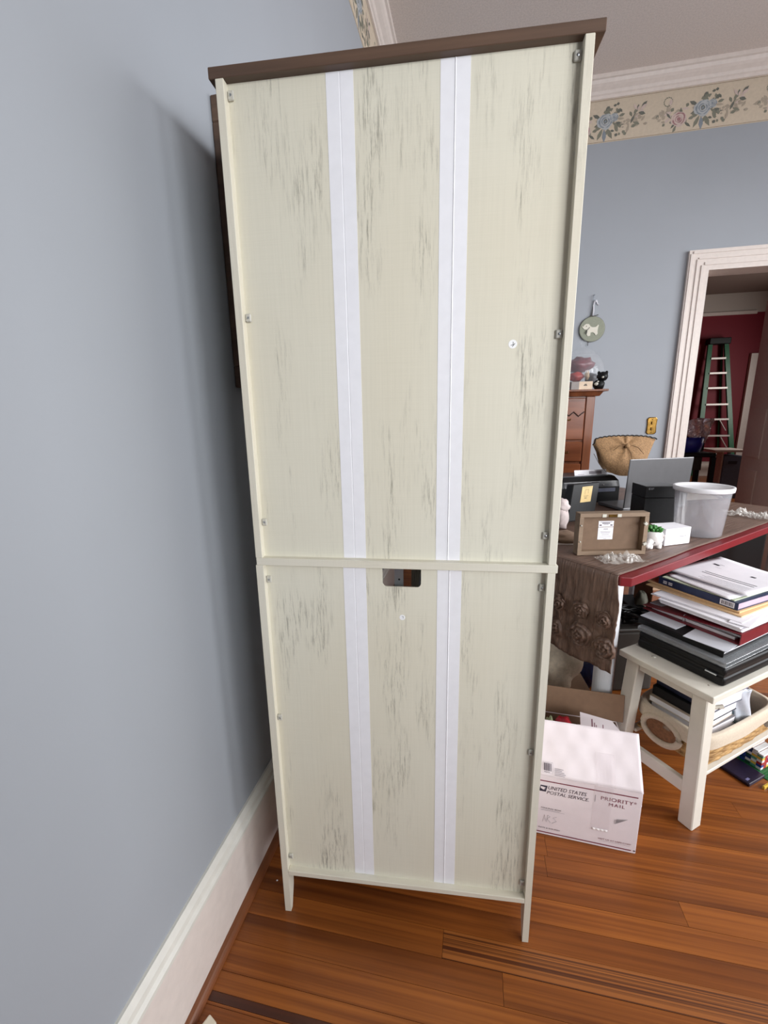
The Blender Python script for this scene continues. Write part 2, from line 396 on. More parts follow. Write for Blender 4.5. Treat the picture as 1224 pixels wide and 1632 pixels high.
# flower print of the border: flat petals and leaves, one motif every 0.56 m
PET = {'rose': mat('print_rose', (158, 118, 120), .7), 'pink': mat('print_pink', (200, 182, 174), .7), 'blue': mat('print_blue', (132, 140, 148), .7), 'pale': mat('print_pale_blue', (176, 180, 182), .7),
       'leaf': mat('print_leaf', (126, 126, 112), .7), 'leaf2': mat('print_leaf_dark', (104, 106, 98), .7), 'taupe': mat('print_taupe', (170, 158, 142), .7), 'line': mat('print_line', (150, 134, 116), .7)}
def motif_polys():
    out = []; rnd = random.Random(11); lay = [0]
    def leaf(x, z, ang, ln, wd, c):
        ca, sa = math.cos(ang), math.sin(ang); pts = []
        for t, wv in ((0, 0), (.3, .8), (.6, 1), (1, 0), (.6, -1), (.3, -.8)):
            px, pz = t*ln, wv*wd/2; pts.append((x+px*ca-pz*sa, z+px*sa+pz*ca))
        lay[0] += 1; out.append((pts, c, lay[0]))
    def rose(x, z, r, outer, mid, core):
        for k, rr, pl_, pw, c in ((8, .62, .62, .46, outer), (8, .50, .52, .40, mid), (7, .40, .50, .36, outer), (6, .26, .40, .30, mid), (5, .17, .34, .26, outer), (4, .10, .26, .20, core), (3, .05, .18, .12, mid)):
            for i in range(k):
                a = 2*PI*i/k+rnd.uniform(0, .9); q = rr*rnd.uniform(.85, 1.15); cx, cz = x+r*q*math.cos(a), z+r*q*.92*math.sin(a); ta = a+PI/2+rnd.uniform(-.4, .4)
                L_, W_ = r*pl_*rnd.uniform(.7, 1.0), r*pw*rnd.uniform(.6, .9)
                lay[0] += 1; out.append(([(cx+L_*math.cos(b*PI/4)*math.cos(ta)-W_*math.sin(b*PI/4)*math.sin(ta), cz+L_*math.cos(b*PI/4)*math.sin(ta)+W_*math.sin(b*PI/4)*math.cos(ta)) for b in range(8)], c, lay[0]))
    def sprig(x, z, n, spread, c1, c2, lmin=.024, lmax=.052):
        for i in range(n):
            a = rnd.uniform(0, 2*PI); d = rnd.uniform(0, spread)
            leaf(x+d*math.cos(a), z+d*.7*math.sin(a), a+rnd.uniform(-.6, .6), rnd.uniform(lmin, lmax), rnd.uniform(.012, .021), c1 if rnd.random() < .6 else c2)
    sprig(.10, .105, 12, .05, 'taupe', 'leaf'); sprig(.06, .075, 8, .05, 'taupe', 'leaf', .015, .03)
    for i in range(12):   # ribbon loop
        a = 2*PI*i/12; leaf(.115+.022*math.cos(a), .175+.022*math.sin(a), a+PI/2, .016, .006, 'leaf')
    sprig(.15, .12, 10, .05, 'taupe', 'pink'); sprig(.185, .07, 13, .06, 'leaf', 'leaf2')
    rose(.185, .075, .044, 'pink', 'rose', 'rose')
    sprig(.245, .135, 5, .02, 'leaf', 'taupe', .012, .022)
    sprig(.33, .12, 26, .07, 'leaf', 'leaf2'); leaf(.30, .08, -2.0, .07, .022, 'leaf'); leaf(.31, .075, -1.5, .075, .024, 'blue'); leaf(.325, .08, -1.05, .075, .024, 'leaf')
    rose(.315, .118, .050, 'pale', 'blue', 'leaf2'); rose(.365, .135, .028, 'pale', 'blue', 'blue')
    sprig(.375, .185, 6, .022, 'leaf2', 'leaf', .015, .03); sprig(.325, .175, 5, .02, 'leaf', 'leaf2', .012, .024)
    sprig(.405, .06, 8, .035, 'leaf', 'leaf2', .015, .028); sprig(.43, .095, 5, .03, 'taupe', 'leaf', .01, .018)
    sprig(.47, .11, 11, .045, 'taupe', 'leaf'); sprig(.50, .145, 10, .04, 'pink', 'leaf2'); sprig(.525, .075, 8, .04, 'taupe', 'leaf')
    return out
MOT = motif_polys()
def border_print(axis, pos, a0, a1, sgn, parent):
    mb = MB(); mb.keep = True
    for c in PET: mb.m(PET[c])
    k0 = a0
    while k0 < a1:
        for pts, c, lay in MOT:
            if k0 + max(p[0] for p in pts) > a1: continue
            mb.m(PET[c]); off = 0.0017 + lay*0.0000035
            if axis == 'x': mb.poly([(k0+px, pos-off, 2.966+pz) for px, pz in pts])
            else: mb.poly([(pos+off, k0+px, 2.966+pz) for px, pz in pts[::-1]])
        k0 += .56
    mb.m(PET['line'])
    for z in (2.970, 3.199):
        if axis == 'x': mb.poly([(a0, pos-.0018, z), (a1, pos-.0018, z), (a1, pos-.0018, z+.003), (a0, pos-.0018, z+.003)])
        else: mb.poly([(pos+.0018, a0, z), (pos+.0018, a0, z+.003), (pos+.0018, a1, z+.003), (pos+.0018, a1, z)])
    return tag(mb.build('flower_print', None, parent), kind='stuff')
border_print('x', YB, 0.46, XR, -1, bord_b); border_print('y', XL, 0.9, YB, 1, bord_l)

# baseboards
bl = struct('baseboard_left', mould([(0, 0), (0.018, 0), (0.018, 0.195), (0.016, 0.198), (0, 0.198)], 'y', XL, YF, YB, 1), TRIM)
mould([(0, .198), (.018, .198), (.022, .201), (.022, .210), (.016, .216), (.014, .228), (.006, .240), (0, .240)], 'y', XL, YF, YB, 1).build('cap_moulding', mat('cap_paint', (222, 220, 212), .4, .05, 30), bl)
mould([(.018, 0)] + [(.018+.017*math.cos(a*PI/12), .019*math.sin(a*PI/12)) for a in range(0, 7)], 'y', XL, YF, YB, 1).build('shoe_moulding', SHOE, bl)
for nm, a, b in (('baseboard_back', XL+0.03, DX0-.105), ('baseboard_back.001', DX1+.105, XR)):
    bb = struct(nm, mould([(0, 0), (0.018, 0), (0.018, 0.195), (0, 0.198)], 'x', YB, a, b, -1), TRIM)
    mould([(0, .198), (.018, .198), (.022, .205), (.014, .228), (0, .240)], 'x', YB, a, b, -1).build('cap_moulding', TRIM, bb)
# doorway casing
dr = MB()
for x0, x1 in ((DX0-.108, DX0), (DX1, DX1+.108)): dr.box(x0, x1, YB-.022, YB, 0, DZ+.108)
dr.box(DX0, DX1, YB-.022, YB, DZ, DZ+.108)
d1 = struct('door_1', dr, TRIM)
q = MB()
for a, b in ((DX0-.100, DX0-.085), (DX0-.030, DX0-.012), (DX0-.060, DX0-.050)):
    q.box(a, b, YB-.028, YB-.022, 0, DZ+(DX0-b)); q.box(DX0-(DX0-b)+0.0, DX1+.1, YB-.028, YB-.022, DZ+(DX0-b), DZ+(DX0-a))
q.build('casing_bead', TRIM, d1)
j = MB(); j.box(DX0, DX0+.018, YB-.022, YB+.14, 0, DZ); j.box(DX1-.018, DX1, YB-.022, YB+.14, 0, DZ); j.box(DX0+.018, DX1-.018, YB-.022, YB+.14, DZ-.018, DZ)
j.build('jamb', TRIM, d1)
# open door leaf, hinged on the right jamb, swung into the next room
lf = MB(); lf.box(-.04, 0, 0, .80, .01, 2.13)
leaf_o = lf.build('door_leaf', TRIM, d1); leaf_o.location = (2.262, YB+.145, 0); leaf_o.rotation_euler = (0, 0, -math.radians(9.5))
for z0, z1 in ((.2, .75), (.85, 1.25), (1.35, 2.0)):
    pm = MB()
    for ya, yb in ((.11, .36), (.44, .69)): pm.box(-.048, -.040, ya, yb, z0, z1)
    pm.build('door_panel', TRIM, leaf_o, bevel=.006)
# next room
RED = wall_paint('dark_red_wall_paint', (126, 30, 46)); FRZ = wall_paint('frieze_paint', (196, 188, 180)); 
struct('wall_far', B(0.4, 5.7, 9.5, 9.6, 0, 2.96), RED)
struct('wall_far_frieze', B(0.4, 5.7, 9.5, 9.6, 2.96, 3.30), FRZ)
struct('wall_far_right', B(5.6, 5.7, YB+.1, 9.5, 0, 3.3), RED)
struct('wall_far_left', B(0.3, 0.4, YB+.1, 9.6, 0, 3.3), RED)
struct('wall_far_front', B(XR, 5.7, YB, YB+.1, 0, 3.3), RED)
struct('ceiling_2', B(.3, 5.7, YB+.1, 9.6, 3.3, 3.4), mat('next_room_ceiling', (128, 112, 104), .8, .05, 40))
struct('trim_5', B(.4, 4.90, 9.47, 9.5, 2.93, 2.985), TRIM)
struct('baseboard_far', B(.4, 4.90, 9.475, 9.5, 0, .26), TRIM)
d2 = MB(); d2.box(4.90, 5.02, 9.44, 9.5, 0, 2.25); d2.box(5.02, 5.6, 9.44, 9.5, 2.12, 2.25)
d2o = struct('door_2', d2, TRIM); lf2 = B(5.02, 5.6, 9.465, 9.495, .01, 2.12).build('door_leaf', TRIM, d2o)
for z0, z1 in ((.2, .9), (1.05, 1.95)): B(5.07, 5.5, 9.455, 9.465, z0, z1).build('door_panel', TRIM, lf2)

# ------------------------------------------------------------------ the cabinet (back towards the camera)
TH = math.radians(4.4984)
cab = thing('storage_cabinet', 'tall cream distressed wood cabinet seen from the back, dark brown top board', 'cabinet', (-0.4439, 0.7875, 0), TH)
CW, CD, DP = 0.607, 0.36, 0.015
def leg_profile(x0):
    yz = [(0, .941), (0, 0), (.011, 0), (.031, .055), (.034, .112), (CD-.034, .112), (CD-.031, .055), (CD-.011, 0), (CD, 0), (CD, .941)]
    return [(x0, y, z) for y, z in yz]
MB().prism(leg_profile(0), (.0155, 0, 0)).build('side_panel', CREAM_E, cab)
MB().prism(leg_profile(CW-.0145), (.0145, 0, 0)).build('side_panel', CREAM_E, cab)
B(0.001, .0155, 0, CD, .957, 1.80).build('side_panel', CREAM_E, cab, bevel=.0008)
B(CW-.0145, CW, 0, CD, .957, 1.80).build('side_panel', CREAM_E, cab, bevel=.0008)
B(-.0105, .622, 0, CD+.02, 1.80, 1.8175).build('top_board', BROWN, cab, bevel=.001)
B(.002, .6105, -.0005, CD+.005, .941, .957).build('middle_board', CREAM_H, cab, bevel=.0008)
B(.0155, CW-.0145, 0.0, CD-.02, .117, .131).build('bottom_board', CREAM_H, cab, bevel=.0012)
B(.0155, CW-.0145, DP+.02, CD-.02, .66, .675).build('shelf', BROWN, cab)
B(.0155, CW-.0145, DP+.02, CD-.02, 1.36, 1.375).build('shelf', CREAM_H, cab)
for a, b in ((.003, .302), (.305, .604)): B(a, b, CD, CD+.016, .965, 1.795).build('front_door', CREAM, cab)
B(.305, .604, CD, CD+.016, .135, .935).build('front_door', CREAM, cab)
# back panels
T1, T2 = .2105, .4025
for a, b in ((.0155, T1), (T1+.0006, T2), (T2+.0006, CW-.0145)):
    B(a, b, DP, DP+.003, .957, 1.80).build('back_panel', CREAM, cab)
for a, b in ((.0155, T1), (T2+.0006, CW-.0145)):
    B(a, b, DP, DP+.003, .131, .941).build('back_panel', CREAM, cab)
out = [(T1+.0006, .131), (T2, .131), (T2, .941), (.347, .941)]
h0, h1, hz, hr = .267, .347, .8965, .009
out += [(h1-hr+hr*math.cos(a), hz+hr+hr*math.sin(a)) for a in [-k*PI/10 for k in range(0, 6)]]
out += [(h0+hr-hr*math.sin(a), hz+hr-hr*math.cos(a)) for a in [k*PI/10 for k in range(0, 6)]]
out += [(h0, .941), (T1+.0006, .941)]
MB().prism([(x, DP, z) for x, z in out], (0, .003, 0)).build('back_panel', CREAM, cab)
# white hinge tape over the folds
for c, z0, z1, up, wd in ((T1, .957, 1.80, -1, .0465), (T2-.002, .957, 1.80, 1, .0480), (T1-.002, .131, .941, -1, .0480), (T2+.002, .131, .941, 1, .0490)):
    r = .0011 if up > 0 else -.0001
    pr = [(c-wd/2, DP), (c-wd/2, DP-.0004), (c-.0012, DP-.0005), (c, DP-.0005-r if up > 0 else DP-.0001), (c+.0012, DP-.0005), (c+wd/2, DP-.0004), (c+wd/2, DP)]
    MB().prism([(x, y, z0+.0005) for x, y in pr], (0, 0, z1-z0-.001)).build('hinge_tape', TAPE, cab)
# clips that hold the back
for x, zs in ((.0215, (1.7812, 1.4281, 1.0319, .9054, .565, .1635)), (CW-.0205, (1.7809, 1.3782, 1.0127, .9056, .5227, .1622))):
    for z in zs:
        c = MB(); c.box(x-.0055, x+.0055, DP-.005, DP, z-.0075, z+.0075); co = c.build('back_clip', CLIPM, cab, bevel=.0015)
        s = MB().lathe([(.0001, 0), (.0022, 0), (.0022, .0010), (.0001, .0015)], 12, Matrix.Translation((x, DP-.005, z)) @ Matrix.Rotation(PI/2, 4, 'X'))
        s.build('screw', STEEL, co)
STK = mat('white_sticker', (246, 246, 246), .5, .02)
for (x, z, ch, rot, r) in ((.5090, 1.3647, 'K', 2.45, .0075), (.3078, .8279, 'L', PI, .0062)):
    st = MB().lathe([(.0001, 0), (r, 0), (r, .0003), (.0001, .0003)], 24, Matrix.Translation((x, DP, z)) @ Matrix.Rotation(PI/2, 4, 'X')).build('part_sticker', STK, cab)
    o = lettering(ch, r*.72 if ch == 'K' else r*.5, mat('sticker_ink', (30, 30, 40), .6), st, (0, 0, 0), height=r*.95 if ch == 'K' else r*.75)
    o.matrix_local = Matrix.Translation((x, DP-.0004, z)) @ Matrix.Rotation(PI/2, 4, 'X') @ Matrix.Rotation(rot, 4, 'Z') @ Matrix.Translation((-r*.36, -r*.45, 0))
br = MB(); br.box(.290, .309, .035, .0365, .885, .941); br.box(.290, .309, .0365, .070, .9395, .941)
bo = br.build('bracket', STEEL, cab)
MB().lathe([(.0001, 0), (.0022, 0), (.0022, .0004), (.0001, .0004)], 10, Matrix.Translation((.300, .035, .905)) @ Matrix.Rotation(PI/2, 4, 'X')).build('screw_hole', BLACK, bo)
lp = thing('folded_leaflets', 'pale folded leaflets standing on the inner shelf behind the cabinet cutout', 'leaflet', (-0.4439+.30*math.cos(TH)-.2*math.sin(TH), .7875+.30*math.sin(TH)+.2*math.cos(TH), .6755), TH)
for k, (x, a, h) in enumerate(((-.06, .5, .16), (.0, -.3, .13), (.045, .4, .17), (.08, -.2, .15))):
    m_ = Matrix.Translation((x, 0.01*k, 0)) @ Matrix.Rotation(a, 4, 'Z')
    MB().prism([(-.028, 0, 0), (.028, 0, 0), (.004, .012, h), (-.004, .012, h)], (0, .002, 0), m_).build('leaflet', WHITEP, lp)

# dark picture frame on the left wall behind the cabinet
pf = thing('picture_frame', 'dark brown wooden picture frame on the left wall beside the cabinet', 'picture frame', (XL, .99, 1.317))
fr = MB(); H, L = .60, .80
for y0, y1, z0, z1 in ((0, L, 0, .05), (0, L, H-.05, H), (0, .05, .05, H-.05), (L-.05, L, .05, H-.05)): fr.box(0.001, .038, y0, y1, z0, z1)
fr.build('frame', BROWN, pf, bevel=.002)
B(.001, .015, .05, L-.05, .05, H-.05).build('canvas', mat('dull_canvas', (120, 116, 108), .8), pf)

# small debris by the left baseboard
ds = MB(); ds.prism([(0, 0, 0), (.030, 0, 0), (.026, 0, .022), (.004, 0, .026)], (0, .05, 0)); 
o = ds.build('plastic_block', mat('offwhite_plastic', (214, 204, 184), .5), bevel=.003, seg=2); o.location = (-.531, .515, 0); o.rotation_euler = (0, 0, -.35)
tag(o, 'small off-white block on the floor against the left baseboard', 'block')
o = MB().blob((0, 0, .002), (.0028, .002, .002), .3, 4, 1, 3, 0).build('paper_crumb', WHITEP, smooth=True); o.location = (-.497, .851, 0); tag(o, 'tiny white paper crumb on the floor beside the left baseboard', 'crumb')

# ------------------------------------------------------------------ white mailing box on the floor
bx = thing('mailing_box', 'open white postal mailing box with maroon stripes on the floor by the cabinet', 'box', (.1835, 1.133, 0), math.radians(-3.2))
BW, BD, BH, ct = .3045, .300, .208, .004
body = MB().m(CARD)
body.box(0, BW, 0, ct, 0, BH); body.box(0, BW, BD-ct, BD, 0, BH); body.box(0, ct, ct, BD-ct, 0, BH); body.box(BW-ct, BW, ct, BD-ct, 0, BH); body.box(ct, BW-ct, ct, BD-ct, 0, ct)
bo = body.build('carton', CARD, bx, bevel=.0012)
lin = MB(); lin.box(ct, BW-ct, BD-ct-.0006, BD-ct, ct, BH-.002); lin.box(ct, ct+.0006, ct, BD-ct, ct, BH-.002); lin.box(BW-ct-.0006, BW-ct, ct, BD-ct, ct, BH-.002)
lin.build('inner_face', KRAFT, bx)
# front flap leans inwards over the contents, back flap stands up, side flaps folded out
fa = math.atan2(.595, .80)
Fm = Matrix.Translation((0, 0, BH)) @ Matrix.Rotation(-fa, 4, 'X')
fp = MB()
def flap_pt(u, v): return (u, 0, v)
nu = 24
fp.grid(lambda u, v: Vector((u*BW, .0010*math.sin(u*31)*math.sin(v*9)+.0012*math.sin(u*9+1), v*.150)), 40, 16)
fpo = fp.build('front_flap', CARD, bx, smooth=True, solid=.0035); fpo.matrix_local = Fm
prints([(.040, .068, .0085, .0088), (.040, .068, .0370, .0374), (.0677, .068, .0085, .0374)] + [(.0435+.0021*i, .0435+.0021*i+(.0011 if i % 3 else .0016), .0145, .0345) for i in range(10)] + [(.044, .060, .0105, .0118)], INK, fpo, 'barcode', -.0062)
prints([(.073, .073+w_, .0225-.0042*i, .0240-.0042*i) for i, w_ in enumerate((.024, .020, .026, .030, .027))], INKL, fpo, 'small_print', -.0062)
Fb = Matrix.Translation((0, BD, BH)) @ Matrix.Rotation(-math.radians(6), 4, 'X')
fb = B(-.002, BW+.020, -ct, 0, 0, .098).build('back_flap', KRAFT, bx, bevel=.001); fb.matrix_local = Fb
Fr = Matrix.Translation((BW, .02, BH-.004)) @ Matrix.Rotation(math.radians(172), 4, 'Y')
sf = B(0, ct, .0, BD-.04, 0, .06).build('side_flap', CARD, bx, bevel=.001); sf.matrix_local = Fr
prints([(.030, .2935, .1893, .1927)], MAROON, bo, 'stripe'); prints([(.030, .2920, .0078, .0112)], MAROON, bo, 'stripe')
prints([(.298, .3035, .0078, .0118)], INK, bo, 'corner_mark')
ev = MB(); ev.poly([(.0335, -.0006, .1540), (.0525, -.0006, .1540), (.0560, -.0006, .1752), (.0370, -.0006, .1752)]); eo = ev.build('eagle_emblem', mat('emblem_blue', (52, 48, 66), .6), bo)
eg = MB(); eg.poly([(.0375, -.0009, .1715), (.0525, -.0009, .1690), (.0470, -.0009, .1655), (.0515, -.0009, .1640), (.0455, -.0009, .1610), (.0495, -.0009, .1580), (.0375, -.0009, .1645)]); eg.build('eagle_head', CARD, eo)
lettering('UNITED STATES', .104, INK, bo, (.0585, -.0007, .1640), height=.0125, shear=.25)
lettering('POSTAL SERVICE.', .114, INK, bo, (.0555, -.0007, .1478), height=.0112, shear=.25)
prints([(.1845, .1856, .1525, .1758)], INK, bo, 'divider')
lettering('PRIORITY*', .0915, MAROON, bo, (.2000, -.0007, .1635), height=.0125, spacing=1.1)
lettering('MAIL', .041, MAROON, bo, (.2222, -.0007, .1470), height=.0105, spacing=1.3)
lettering('MAILING BOX', .056, INK, bo, (.0430, -.0007, .0945), height=.0045)
prints([(.043, .108, .0885, .0892), (.043, .096, .0905, .0911)], INKL, bo, 'small_print')
lettering('RATE & INSURED', .060, INK, bo, (.0400, -.0007, .0232), height=.0042)
lettering('VISIT US AT USPS.COM*', .088, MAROON, bo, (.2030, -.0007, .0265), height=.0050)
prints([(.206, .288, .0225, .0230)], INKL, bo, 'small_print')
sq = MB(); 
for pts in ([(.050, .047), (.054, .072), (.058, .050)], [(.061, .048), (.063, .073), (.070, .068), (.062, .060), (.072, .047)], [(.088, .071), (.078, .066), (.088, .056), (.076, .046)]):
    sq.tube([(x, -.0003, z) for x, z in pts], .0004, 4)
sq.build('pen_scribble', INKL, bo)
tp = MB()
def tapef(u, v): return Vector((.180+u*.050, -.0009-.0007*abs(math.sin(u*19)), .062+v*.146))
tp.grid(tapef, 22, 4); tp.build('packing_tape', see_through('packing_tape', (232, 222, 226), .16, .10, 1.0), bo, smooth=True)
tp = MB(); tp.grid(lambda u, v: Vector((.184+u*.050, -.0052-.0006*abs(math.sin(u*17)), v*.085)), 22, 4); tp.build('packing_tape', MATS['packing_tape'], fpo, smooth=True)
tg = MB(); tg.grid(lambda u, v: Vector((.186+u*.040, -.0016-.002*math.sin(v*PI)*(.5+.5*math.sin(u*23)), .056+v*.008)), 20, 6); tg.build('tape_curl', mat('tape_white', (246, 242, 244), .25, .02), bo, smooth=True)
sm = MB(); sm.poly([(.240, -.0006, .103), (.272, -.0006, .110), (.275, -.0006, .113), (.246, -.0006, .108), (.2440, -.0006, .090), (.2415, -.0006, .090), (.2405, -.0006, .104)]); sm.build('scuff', mat('scuff_grey', (192, 184, 188), .7), bo)
# things inside it
def in_box(x, y): 
    a = math.radians(-3.2); return (.1835+x*math.cos(a)-y*math.sin(a), 1.133+x*math.sin(a)+y*math.cos(a))
ib = thing('small_carton', 'small white printed carton lying inside the open mailing box', 'box', (*in_box(.172, .150), .006), math.radians(-5))
B(0, .122, 0, .115, 0, .195).build('carton', CARD, ib, bevel=.0015)
lid = MB().prism([(0, 0, 0), (.128, 0, 0), (.121, .040, 0), (.098, .066, 0), (.096, .070, 0), (0, .082, 0)], (0, 0, .003)).build('lid', CARD, ib)
lid.matrix_local = Matrix.Translation((.0, .030, .203)) @ Matrix.Rotation(math.radians(46), 4, 'X')
prints([(.026, .031, .004, .034), (.033, .0375, .004, .066), (.041, .044, .004, .056), (.0465, .049, .004, .050), (.066, .069, .004, .054), (.0715, .0735, .010, .040)], mat('lid_print', (150, 108, 122), .6), lid, 'small_print', .0033, flat=True)
for (x, y, z, r, colr, nm, lab, sd) in (
    (.125, .205, .212, (.030, .034, .044), (176, 30, 46), 'candy_bag', 'shiny red wrapped bag inside the open mailing box', 1),
    (.078, .195, .212, (.016, .030, .044), (168, 178, 140), 'soft_packet', 'pale green packet beside the red bag in the mailing box', 2),
    (.045, .200, .216, (.017, .034, .044), (196, 160, 160), 'soft_packet', 'pink speckled packet at the left in the open mailing box', 3)):
    px_, py_ = in_box(x, y)
    o = MB().blob((0, 0, 0), r, .30, 5, 3, sd).build(nm, mat('packet_%d' % sd, colr, .25 if sd == 1 else .6, .25, 60), smooth=True); o.location = (px_, py_, z); tag(o, lab, 'packet')
fi = thing('stuffing_box', 'grey cardboard carton under the packets inside the mailing box', 'box', (*in_box(.012, .05), .006), math.radians(-3.2))
B(0, .15, 0, .235, 0, .165).build('carton', KRAFT, fi, bevel=.002)

# ------------------------------------------------------------------ white stool with its basket and pile
ST_A = math.radians(36.87)
st = thing('wooden_stool', 'chipped white wooden stool holding a tall pile of binders and papers', 'stool', (.669, 1.208, 0), ST_A)
B(0, .62, 0, .288, .446, .467).build('seat', WPAINT, st, bevel=.003, seg=2)
def st_leg(x0, yt, yb):
    w1, w2 = .046, .042
    MB().prism([(x0, yt, .446), (x0+w1, yt, .446), (x0+w1, yt+w2, .446), (x0, yt+w2, .446)], (0, yb-yt, -.446)).build('leg', WPAINT, st, bevel=.003)
for x0 in (.014, .56):
    st_leg(x0, .020, .006); st_leg(x0, .226, .252)
    B(x0+.010, x0+.028, .050, .240, .098, .140).build('stretcher', WPAINT, st, bevel=.002)
    B(x0+.006, x0+.034, .062, .226, .418, .446).build('apron', WPAINT, st, bevel=.002)
B(.062, .56, .022, .046, .160, .172).build('stretcher', WPAINT, st, bevel=.002)
B(.062, .56, .236, .260, .160, .172).build('stretcher', WPAINT, st, bevel=.002)
pg = MB().tube([(.064, .030, .395), (.085, .012, .405)], .006, 10).build('peg', WPAINT, st)
def on_stool(x, y, z): return (.669+x*.8-y*.6, 1.208+x*.6+y*.8, z)
# basket
LINER = mat('cream_linen', (214, 200, 180), .85, .06, 160, bmp=.3)
STRAW = wood('straw_weave', (120, 84, 46), (206, 166, 108), 0, 220, 60, .7, bmp=.6)
bk = thing('wicker_basket', 'straw basket with a cream linen liner under the white stool', 'basket', on_stool(.068, .024, .1725), ST_A)
LX, LY, LZ = .40, .235, .118
wk = MB()
for k in range(11):
    z = .006+k*.0088; pts = []
    for i in range(60):
        t = 2*PI*i/60; ex_ = 6
        cx, sx_ = math.cos(t), math.sin(t)
        r = (abs(cx)**ex_+abs(sx_)**ex_)**(-1/ex_); wob = .0022*math.sin(i*PI/1.5+k*PI)
        pts.append((LX/2+(LX/2-.008+wob-.0006*(10-k))*cx*r, LY/2+(LY/2-.008+wob-.0006*(10-k))*sx_*r, z+.0012*math.sin(i*PI/1.5)))
    wk.tube(pts, .0058, 6, closed=True)
wk.build('weave', STRAW, bk, smooth=True)
B(.012, LX-.012, .012, LY-.012, .002, .008).build('base', STRAW, bk)
ln = MB()
def linf(u, v):
    t = 2*PI*u; cx, sx_ = math.cos(t), math.sin(t); r = (abs(cx)**6+abs(sx_)**6)**(-1/6)
    prof = [(-.020, .02), (-.016, .100), (-.008, .113), (.002, .112), (.006, .100), (.006, .066)]
    f = v*(len(prof)-1); i = min(int(f), len(prof)-2); f -= i
    d = prof[i][0]*(1-f)+prof[i+1][0]*f; z = prof[i][1]*(1-f)+prof[i+1][1]*f
    wob = .003*math.sin(u*40)*v
    return Vector((LX/2+(LX/2+d)*cx*r, LY/2+(LY/2+d)*sx_*r, z+wob+(.002*math.sin(u*23) if v > .8 else 0)))
ln.grid(linf, 96, 15); ln.build('liner', LINER, bk, smooth=True)
hd = MB()
hd.tube([(-.006+.004*math.sin(a), LY*.57+.058*math.cos(a), .052+.040*math.sin(a)) for a in [2*PI*i/28 for i in range(28)]], .010, 10, closed=True)
ho = hd.build('handle', LINER, bk, smooth=True)
MB().grid(lambda u, v: Vector((-.006, LY*.57+.054*v*math.cos(2*PI*u), .052+.036*v*math.sin(2*PI*u))), 24, 4).build('handle_opening', mat('wicker_brown', (134, 92, 62), .8, .25, 120, bmp=.5), bk)
# books and notebooks inside the basket
def book(name, label, x, y, z, lx, ly, h, cov, rz=0.0, group=None, tilt=(0, 0), pages=WHITEP, soft=False, endspine=False):
    t = thing(name, label, 'book', on_stool(x, y, z), ST_A+rz, group); t.rotation_euler = (tilt[0], tilt[1], ST_A+rz)
    c = .0012 if soft else .0022
    cv = MB(); cv.box(0, lx, 0, ly, 0, c); cv.box(0, lx, 0, ly, h-c, h); cv.box(0, lx, ly-c, ly, c, h-c)
    if endspine: cv.box(0, c, 0, ly-c, c, h-c)
    cv.build('cover', cov, t, bevel=.0006)
    B(.0025, lx-.003, .002, ly-c, c, h-c).build('pages', pages, t)
    return t
NAVY = mat('navy_cover', (32, 38, 62), .35, .2, 30); GREYC = mat('grey_cover', (120, 116, 118), .5, .1); TAN = mat('tan_cover', (176, 160, 140), .6, .08)
z = .186
stack = [(.016, WHITEP, 'white soft book at the bottom of the basket pile under the stool', .010, .02), (.014, TAN, 'tan soft book second from the bottom in the basket pile', .018, -.02), (.012, WHITEP, 'thin white booklet in the middle of the basket pile', .004, .03),
         (.018, GREYC, 'grey hard book above the white booklets in the basket', .014, -.01), (.013, TAN, 'tan booklet just under the dark books in the basket', .008, .035), (.020, BLACKM, 'thick black book near the top of the basket pile', .016, .01), (.024, NAVY, 'dark navy book near the top of the basket pile', .026, -.03), (.020, NAVY, 'topmost dark navy book just below the stool seat', .016, .04)]
for i, (h, cov, lab, dx, rz) in enumerate(stack):
    book('basket_book', lab, .088+dx, .052, z, .16, .172, h*1.68-.0012, cov, rz, 'books piled in the basket', soft=i < 5, endspine=i > 4); z += h*1.68
def notebook(label, x, y, z, ln_, h, th, cov, rz, tilt, coil):
    t = thing('spiral_notebook', label, 'notebook', on_stool(x, y, z), ST_A+rz, 'notebooks standing in the basket'); t.rotation_euler = (tilt, 0, ST_A+rz)
    B(0, ln_, 0, .0015, 0, h).build('cover', cov, t); B(0, ln_, .0015, th, 0, h).build('pages', WHITEP, t); B(0, ln_, th, th+.0015, 0, h).build('cover', cov, t)
    cm = MB()
    for k in range(int(h/.011)):
        zc = .008+k*.011; cm.tube([(ln_+.004*math.cos(a), th/2+(th/2+.003)*math.sin(a), zc+.0006*a) for a in [2*PI*i/10 for i in range(10)]], .0009, 5, closed=True)
    cm.build('coil', coil, t); return t
notebook('pale lilac spiral notebook standing upright in the basket', .255, .100, .190, .075, .205, .010, mat('lilac_cover', (190, 188, 214), .4), -.5, 0.05, mat('dark_coil', (90, 70, 66), .4))
notebook('black spiral notebook with a cream coil at the right of the basket', .335, .130, .190, .075, .215, .016, BLACKM, -.4, 0.06, mat('cream_coil', (214, 204, 176), .4))
t = thing('clear_page_pouch', 'shiny clear pouch standing between the basket books and notebooks', 'pouch', on_stool(.262, .060, .190), ST_A-.5)
MB().grid(lambda u, v: Vector((u*.05+.006*math.sin(v*5), .004*math.sin(u*7+v*9), v*.185)), 8, 12).build('sleeve', see_through('pouch_film', (220, 226, 236), .75, .08, 1.0), t, smooth=True, solid=.003)
o = MB().blob((0, 0, 0), (.042, .020, .016), .5, 5, 3, 5).build('plastic_packet', mat('teal_film', (70, 92, 92), .15, .4, 60, spec=.9), smooth=True); o.location = on_stool(.285, .072, .262); o.rotation_euler = (0, .1, ST_A); tag(o, 'crinkled dark teal plastic packet in the basket front', 'packet')
